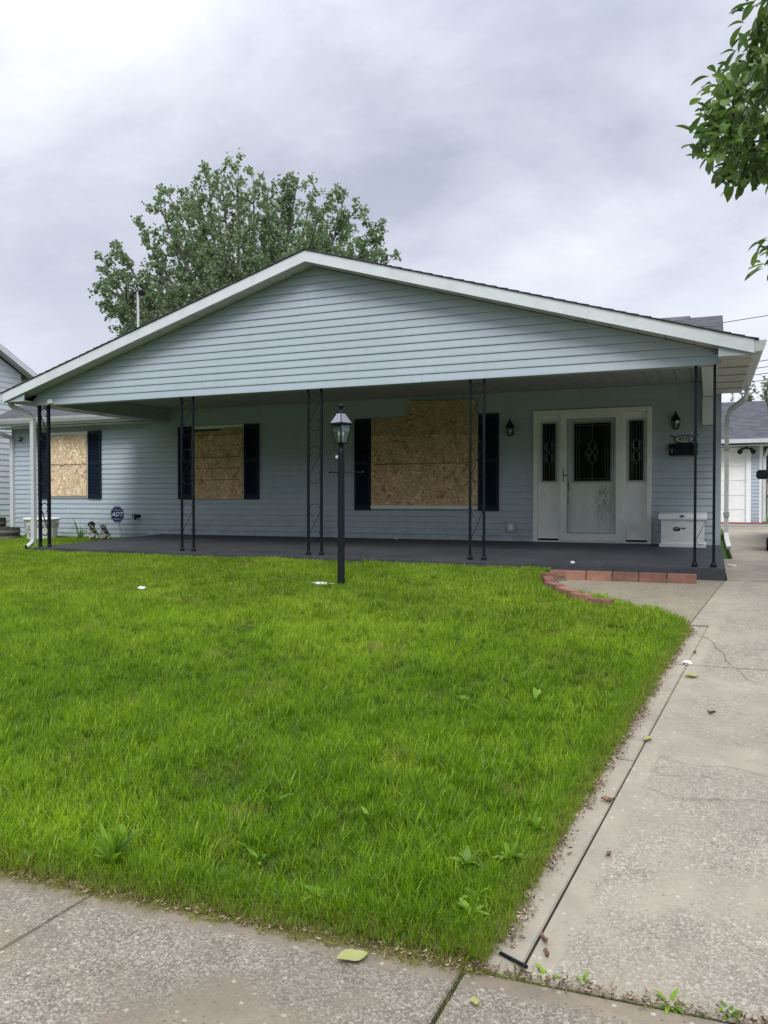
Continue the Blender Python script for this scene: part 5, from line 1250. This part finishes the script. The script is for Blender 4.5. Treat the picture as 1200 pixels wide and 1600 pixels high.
me = bpy.data.meshes.new('foliage'); me.from_pydata([tuple(v) for v in restv], [], restf); at_ = me.attributes.new('shade', 'FLOAT', 'POINT'); at_.data.foreach_set('value', rests); me.materials.append(M['magnolia'])
obj('foliage', me, None, mg, kind='stuff')

# ------------------------------------------------------------------ weeds
wg = 'broad-leaved weeds in the lawn'
def weed(lb, x, y, n, L_, w_, el0, el1, seed, name='weed', off=.02, m='weed'):
    z = lawn_z(x, y) if (y > YF(x) and x < XE(y)) else G(y)
    if L_ > .06: L_ *= .8; w_ *= .95
    return leaf_plant(name, lb, x, y, z+off, n, L_, w_, el0, el1, .5, M[m], 'weed', wg, seed)
weed('large dandelion-like weed with long upright leaves at the sidewalk edge of the lawn', -2.17, 2.43, 24, .21, .027, 50, 86, 1, off=.03)
weed('pair of pale round weed leaves standing behind the large sidewalk weed', -2.28, 2.62, 3, .10, .04, 55, 85, 2)
weed('light green tilted weed leaves in the middle of the lawn near the sidewalk', -1.80, 3.05, 4, .12, .035, 40, 75, 3, off=.04)
weed('flat weed rosette with wide leaves near the lawn front right corner', -.84, 2.86, 12, .09, .026, 20, 70, 4, off=.03)
weed('bright weed leaves in the lawn nearest the driveway corner', -.76, 2.68, 11, .08, .024, 20, 70, 5, off=.02)
weed('bright yellow-green weed leaf in the right of the lawn halfway to the porch', -.95, 4.70, 5, .12, .04, 35, 70, 6, off=.05)
weed('small light weed left of the other pale weed halfway up the lawn', -1.39, 4.58, 4, .09, .04, 30, 60, 7, off=.05)
weed('low leafy weed patch by the front edge left of centre', -1.62, 2.62, 12, .08, .022, 25, 75, 8, off=.03)
weed('small weed clump between the front edge weeds', -1.30, 2.50, 7, .07, .026, 10, 60, 18, off=.03)
weed('single broad pale weed leaf upright near the middle of the lawn front', -1.33, 3.05, 2, .13, .03, 50, 75, 28, off=.04)
weed('small sprout with narrow upright leaves in the crack below the driveway', -.355, 2.455, 7, .062, .012, 35, 80, 9, off=-.005)
weed('tiny two-leaved sprout beside the black plastic strip', -.46, 2.445, 4, .05, .018, 15, 45, 10, off=-.005)
weed('ground-hugging weed mat in the crack at the lower right', -.10, 2.455, 14, .05, .014, 5, 50, 11, off=-.005)
weed('weed tuft in the crack nearest the right edge of the picture', .06, 2.47, 12, .05, .014, 5, 60, 12, off=-.005)
for i, (x, y) in enumerate(((-1.75, 9.25), (-1.85, 9.0), (-1.93, 9.35))):
    weed(['leafy weed at the end of the brick row by the porch', 'low weed on the lawn beside the curved bricks', 'weed clump against the porch slab left of the bricks'][i], x, y, 9, .09, .035, 20, 70, 20+i, off=.03)
for i, (x, y) in enumerate(((-.70, 2.95), (-.66, 3.22), (-.74, 2.56))):
    weed(['leafy weed at the driveway edge of the lawn, second from the corner', 'broad weed leaning over the dead leaves at the driveway edge', 'low weed right at the corner where lawn, sidewalk and driveway meet'][i], x, y, 11, .085, .024, 15, 80, 50+i, off=.03)
weed('short weed at the grass tip beside the sunken bricks', -.42, 7.52, 8, .07, .025, 30, 80, 30)

# ------------------------------------------------------------------ loose bits
def flat_leaf(name, lb, x, y, z, L_, w_, ang, m, cat='leaf', curl=.25, group=None):
    bm = nb(); n = 6; prev = None
    for k in range(n+1):
        t = k/n; ww = w_/2*math.sin(PI*(.06+.90*t))**.7; zz = .004+curl*L_*(t-.45)**2+.004*math.sin(7*t); px_ = (t-.5)*L_
        a = bm.verts.new((px_, -ww, zz+.012*ww/w_+.006)); mdl = bm.verts.new((px_, 0, zz)); c = bm.verts.new((px_, ww, zz+.02*ww/w_*2))
        if prev: bm.faces.new((prev[0], a, mdl, prev[1])); bm.faces.new((prev[1], mdl, c, prev[2]))
        prev = (a, mdl, c)
    bm.transform(Matrix.Translation((x, y, z)) @ Matrix.Rotation(ang, 4, 'Z'))
    return tag(obj(name, bm, m, smooth=True), lb, cat, group)
flat_leaf('fallen_leaf', 'yellow-green fallen leaf lying alone on the sidewalk', -1.06, 2.29, .002, .10, .055, R(35), M['yellow_leaf'])
flat_leaf('fallen_leaf', 'curled pale green leaf on the driveway beside the joint near the crossing', -.10, 5.70, G(5.7)+.004, .09, .05, R(20), M['yellow_leaf'])
flat_leaf('fallen_leaf', 'small yellowish leaf on the driveway joint halfway down', -.30, 4.48, G(4.48)+.004, .06, .045, R(70), M['yellow_leaf'])
flat_leaf('fallen_leaf', 'tiny yellow leaf on the sidewalk slab at the bottom right', -.63, 2.22, .002, .028, .02, R(10), M['yellow_leaf'])
for i, (x, y, s, lb) in enumerate(((-.42, 3.68, .06, 'curled brown leaf caught in the driveway joint'), (-.36, 3.21, .035, 'small dark brown leaf alone on the driveway'), (-.50, 2.60, .05, 'thin brown leaf near the bottom of the driveway joint'), (.02, 5.0, .05, 'brown leaf scrap on the driveway right of the joint'), (-.09, 6.3, .06, 'grey curled leaf on the driveway just beyond the crossing joint'), (-.48, 2.53, .035, 'brown pod beside the black plastic strip'))):
    flat_leaf('dead_leaf', lb, x, y, G(y)+.003, s, s*.4, i*1.1, M['litter'], curl=.8)
def crumple(name, lb, x, y, z, s, m, cat, sy=.6, sz=.25, seed=0):
    bm = nb(); bmesh.ops.create_icosphere(bm, subdivisions=3, radius=1)
    for v in bm.verts:
        n_ = 1+.7*mnoise.noise(v.co*2.3+Vector((seed*9, 0, 0))); v.co = Vector((x+v.co.x*s*n_, y+v.co.y*s*sy*n_, z+s*sz*.8+v.co.z*s*sz*n_))
    return tag(obj(name, bm, m), lb, cat)
crumple('litter', 'torn white plastic scrap on the grass at the foot of the lamp post', -4.02, 7.86, lawn_z(-4.02, 7.86)+.035, .12, M['plastic_white'], 'litter', .5, .14, 2)
crumple('litter', 'crumpled clear plastic on the left part of the lawn', -5.94, 7.15, lawn_z(-5.94, 7.15)+.04, .05, M['plastic_white'], 'litter', .6, .35, 3)
crumple('litter', 'small white paper scrap on the porch edge above the brick row', -1.50, 9.5, PZ(9.5), .022, M['plastic_white'], 'litter', .5, .7, 4)
crumple('litter', 'small white scrap on the driveway beyond the porch corner', .28, 11.2, G(11.2), .05, M['plastic_white'], 'litter', .6, .3, 5)
crumple('litter', 'white pebble-like scrap on the driveway joint at the crossing', -.14, 6.02, G(6.02), .03, M['plastic_white'], 'litter', .8, .5, 6)
crumple('litter', 'tiny white scrap on the porch floor by the wall under the big window', -4.95, 12.5, PZ(12.5), .025, M['plastic_white'], 'litter', .8, .5, 7)
bm = nb(); box(bm, -.055, .055, -.006, .006, 0, .008, .0015); bm.transform(Matrix.Translation((-.575, 2.478, .008)) @ Matrix.Rotation(R(-24), 4, 'Z')); tag(obj('plastic_strip', bm, M['blackbox']), 'short black plastic strip lying where the lawn edge meets the sidewalk', 'strip')

# leaf litter along the driveway edge of the lawn and front edge
lt = LeafCloud(); r = random.Random(41)
for k in range(5600):
    if k > 5200:
        x = -.72+1.0*r.random(); y = YF(x)+r.gauss(.003, .010)
    elif r.random() < .72:
        y = 2.5+4.6*r.random(); x = XE(y)+r.gauss(.015, .022); dens = mnoise.noise(Vector((y*2.2, 5, 0)))
        if dens < -.12 and r.random() < .8: continue
        x = min(x, XJ(y)-.02)
    else:
        x = -.66-3.2*r.random()**1.3; y = YF(x)+r.gauss(-.0, .022)
    z = G(y)+.002+r.random()*.02; D = Vector((r.uniform(-1, 1), r.uniform(-1, 1), r.uniform(-.15, .35))).normalized(); W = D.cross(Vector((r.uniform(-.5, .5), r.uniform(-.5, .5), 1))).normalized()
    L2 = r.uniform(.008, .026); lt.add(Vector((x, y, z)), D, W, L2, L2*r.uniform(.15, .45), r.random(), .2)
b = NB('leaf_litter_mat'); a_ = b.n('ShaderNodeAttribute'); a_.attribute_name = 'shade'; b.pr(b.ramp(a_.outputs['Fac'], [(0, (.05, .03, .02)), (.35, (.15, .09, .055)), (.7, (.32, .24, .15)), (1, (.55, .47, .33))]), .8); M['ll'] = b.m
lt.build('leaf_litter', M['ll'], None, kind='stuff')

# ------------------------------------------------------------------ grass
def tuft(name, nbl, rad, h0, h1, w0, lean, seed, spread_flat=False):
    r = random.Random(seed); vs, fs, tt, ss = [], [], [], []
    for k in range(nbl):
        a = r.uniform(0, 2*PI); q = rad*math.sqrt(r.random()); px_, py_ = q*math.cos(a), q*math.sin(a); h = r.uniform(h0, h1)*(1.15 if r.random() < .08 else 1); b_ = r.uniform(0, 2*PI)
        le = r.uniform(.05, lean); fa = r.uniform(0, PI); sx_, sy_ = math.cos(fa), math.sin(fa); w_ = w0*r.uniform(.7, 1.25); sh_ = r.random(); n0 = len(vs); segs = 3
        for i in range(segs+1):
            t = i/segs; d = le*h*t*t; z = h*t*(1-.25*le*t); ww = w_/2*(1-t**1.8)
            cx, cy = px_+d*math.cos(b_), py_+d*math.sin(b_)
            if i < segs: vs += [(cx-sx_*ww, cy-sy_*ww, z), (cx+sx_*ww, cy+sy_*ww, z)]; tt += [t, t]; ss += [sh_, sh_]
            else: vs += [(cx, cy, z)]; tt += [t]; ss += [sh_]
            if 0 < i < segs: m0 = n0+2*(i-1); fs.append((m0, m0+1, m0+3, m0+2))
            if i == segs: m0 = n0+2*(i-1); fs.append((m0, m0+1, m0+2))
    me = bpy.data.meshes.new(name); me.from_pydata(vs, [], fs)
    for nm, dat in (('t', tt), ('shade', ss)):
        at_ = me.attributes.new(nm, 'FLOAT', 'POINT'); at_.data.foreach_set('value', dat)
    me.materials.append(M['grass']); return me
pc_ = bpy.data.collections.new('grass_tufts')
for i in range(5): pc_.objects.link(bpy.data.objects.new('tuft_a%d' % i, tuft('tuft', 17, .032, .030, .092, .0040, 1.15, 100+i)))
for i in range(3): pc_.objects.link(bpy.data.objects.new('tuft_b%d' % i, tuft('tuft', 22, .055, .035, .092, .0064, 1.0, 200+i)))
for i in range(2): pc_.objects.link(bpy.data.objects.new('tuft_c%d' % i, tuft('tuft', 14, .030, .015, .045, .0030, 2.2, 300+i)))
P_, RT, SC, IX, TI, DR_ = [], [], [], [], [], []
def addpt(x, y, z, s, ix, ti, dry, tilt=.12):
    P_.append((x, y, z)); RT.append((r.uniform(-tilt, tilt), r.uniform(-tilt, tilt), r.uniform(0, 6.283))); SC.append(s); IX.append(ix); TI.append(ti); DR_.append(dry)
r = random.Random(99)
zones = [(2.3, 4.4, 1000, 0), (4.4, 6.6, 700, 0), (6.6, 9.45, 560, 1), (9.45, 12.7, 450, 1)]
def nz(x, y, s, o=0): return mnoise.noise(Vector((x*s, y*s, o)))
for y0, y1, dens, zi in zones:
    xl = -1.134*y1-5; xr = 0 if y1 < 9.46 else -9.98
    n = int((xr-xl)*(y1-y0)*dens)
    for k in range(n):
        x = r.uniform(xl, xr); y = r.uniform(y0, y1)
        if x < -1.134*y-5 or (x < -1.134*y-1.6 and r.random() < .4): continue
        if y < 9.45:
            jag = .035*nz(y, 0, 5, 7)+.02*nz(y, 0, 17, 3)
            ed = XE(y)-x + jag + .012
            if ed < 0: continue
        else: ed = 9
        fr = y-YF(x) + .03*nz(x, 0, 5, 1)+.02*nz(x, 0, 16, 2) + .008
        if fr < 0: continue
        # bare circle round the lamp post
        if (x-lx)**2+(y-ly)**2 < .004: continue
        dmin = min(ed, fr)
        big = nz(x, y, .55, 11); mid_ = nz(x, y, 1.7, 12); sm = nz(x, y, 6, 13)
        ti = .50+.30*big+.32*mid_+.22*sm
        ti -= .10*max(0, min(1, (x+2.2)/1.5)) * (1 if y < 6 else .3)
        ti += .10*min(1, max(0, (y-4)/4))
        hs = .92+.30*mid_+.28*nz(x, y, 3.3, 14)
        # sparse thatchy spots
        th = nz(x, y, 2.4, 15)+.5*nz(x, y, 9, 16)
        dry = .04+max(0, (th-.35))*.8 + (.10 if r.random() < .1 else 0)
        if th > .5 and r.random() < .3: hs *= .7
        if dmin < .10:
            dry += .45*(1-dmin/.10); hs *= .62+.38*dmin/.10; ti -= .12
        ix = r.randrange(5) if zi == 0 else 5+r.randrange(3)
        if dmin < .07 and r.random() < .6: ix = 8+r.randrange(2)
        addpt(x, y, lawn_z(x, y)-(.0 if dmin > .04 else .03*(1-dmin/.04)), max(.3, hs), ix, min(1, max(0, ti)), dry)
# grass and dead thatch spilling in joints
for k in range(420):
    t = r.random()
    if k < 150: x = -.715+r.gauss(0, .011); y = 2.42-.55*t; ix = 8+r.randrange(2); sc_ = r.uniform(.25, .7); dry = .5
    elif k < 240: x = -.70+.22*t; y = 2.44+.03*r.random(); ix = 8+r.randrange(2); sc_ = r.uniform(.35, .8); dry = .6
    else: x = -.50+.75*t; y = 2.44+.05*(x+.72)+.012+r.gauss(0, .007); ix = 8+r.randrange(2); sc_ = r.uniform(.25, .6)*(1 if nz(x, 0, 6, 4) > -.1 else .4); dry = .35
    addpt(x, y, -.018, sc_, ix, .35, dry, .5)
# fuller turf right up to the paving edges
for k in range(5200):
    if k < 2600: x = -.66-4.6*r.random(); y = YF(x)+r.uniform(.0, .16)
    else: y = 2.42+4.7*r.random()**1.2; x = XE(y)-r.uniform(-.01, .13)
    if x > XE(y)+.02: continue
    d_ = max(0, min(y-YF(x), XE(y)-x+.01)); addpt(x, y, lawn_z(x, y)-.02*(1-min(1, d_/.06)), .45+3.2*d_*r.uniform(.7, 1.2), r.randrange(5), .32+.2*nz(x, y, 3, 2), .35*(1-min(1, d_/.12))+.05, .3)
# lush taller clumps
for k in range(260):
    cx_, cy_ = (r.uniform(-2.0, -.8), r.uniform(2.65, 4.6)) if k < 150 else (r.uniform(-6, -1), r.uniform(3, 8.5))
    if cx_ > XE(cy_)-.12: continue
    hh = r.uniform(1.1, 1.45)
    for q in range(7): addpt(cx_+r.gauss(0, .03), cy_+r.gauss(0, .03), lawn_z(cx_, cy_), hh*r.uniform(.85, 1.1), r.randrange(5) if cy_ < 6.6 else 5+r.randrange(3), r.uniform(.12, .4), .03)
# thatch in the crack between sidewalk and driveway
for k in range(700):
    x = -.70+.95*r.random(); x = x if nz(x, 0, 5, 9)+.25 > r.random()*.5 else -.70+.25*r.random(); y = YF(x)+r.gauss(0, .009)+.004
    addpt(x, y, -.012, r.uniform(.2, .5), 8+r.randrange(2), .3, r.uniform(.2, .9), 1.0)
# straw along the front edge
for k in range(2400):
    x = -.66-4.2*r.random(); y = YF(x)+r.gauss(.004, .024); addpt(x, y, G(y)-.003, r.uniform(.4, .9), 8+r.randrange(2), .4, r.uniform(.5, 1.), 1.0)
for k in range(900):
    y = 2.45+4.7*r.random(); x = XE(y)+r.gauss(-.01, .015); addpt(x, y, G(y)+.0, r.uniform(.4, .9), 8+r.randrange(2), .3, r.uniform(.2, .9), 1.0)
me = bpy.data.meshes.new('grass'); me.from_pydata(P_, [], [])
def at(nm, ty, key, arr): q = me.attributes.new(nm, ty, 'POINT'); q.data.foreach_set(key, np.array(arr, dtype=np.float32 if ty != 'INT' else np.int32).ravel())
at('rot', 'FLOAT_VECTOR', 'vector', RT); at('scl', 'FLOAT', 'value', SC); at('idx', 'INT', 'value', IX); at('tint', 'FLOAT', 'value', TI); at('dry', 'FLOAT', 'value', DR_)
go = bpy.data.objects.new('grass', me); C.objects.link(go); go['kind'] = 'stuff'
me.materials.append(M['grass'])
ng = bpy.data.node_groups.new('grass_nodes', 'GeometryNodeTree'); ng.interface.new_socket('Geometry', in_out='INPUT', socket_type='NodeSocketGeometry'); ng.interface.new_socket('Geometry', in_out='OUTPUT', socket_type='NodeSocketGeometry')
gi = ng.nodes.new('NodeGroupInput'); gout = ng.nodes.new('NodeGroupOutput'); ip = ng.nodes.new('GeometryNodeInstanceOnPoints'); ci = ng.nodes.new('GeometryNodeCollectionInfo')
ci.inputs[0].default_value = pc_; ci.inputs['Separate Children'].default_value = True; ci.inputs['Reset Children'].default_value = True
mtp = ng.nodes.new('GeometryNodeMeshToPoints')
def na(nm, ty): q = ng.nodes.new('GeometryNodeInputNamedAttribute'); q.data_type = ty; q.inputs[0].default_value = nm; return q.outputs[0]
ng.links.new(gi.outputs[0], mtp.inputs[0]); ng.links.new(mtp.outputs[0], ip.inputs['Points']); ng.links.new(ci.outputs[0], ip.inputs['Instance']); ip.inputs['Pick Instance'].default_value = True
ng.links.new(na('idx', 'INT'), ip.inputs['Instance Index'])
e2r = ng.nodes.new('FunctionNodeEulerToRotation'); ng.links.new(na('rot', 'FLOAT_VECTOR'), e2r.inputs[0]); ng.links.new(e2r.outputs[0], ip.inputs['Rotation']); ng.links.new(na('scl', 'FLOAT'), ip.inputs['Scale'])
ng.links.new(ip.outputs[0], gout.inputs[0])
md = go.modifiers.new('grass', 'NODES'); md.node_group = ng
print('grass tufts', len(P_))
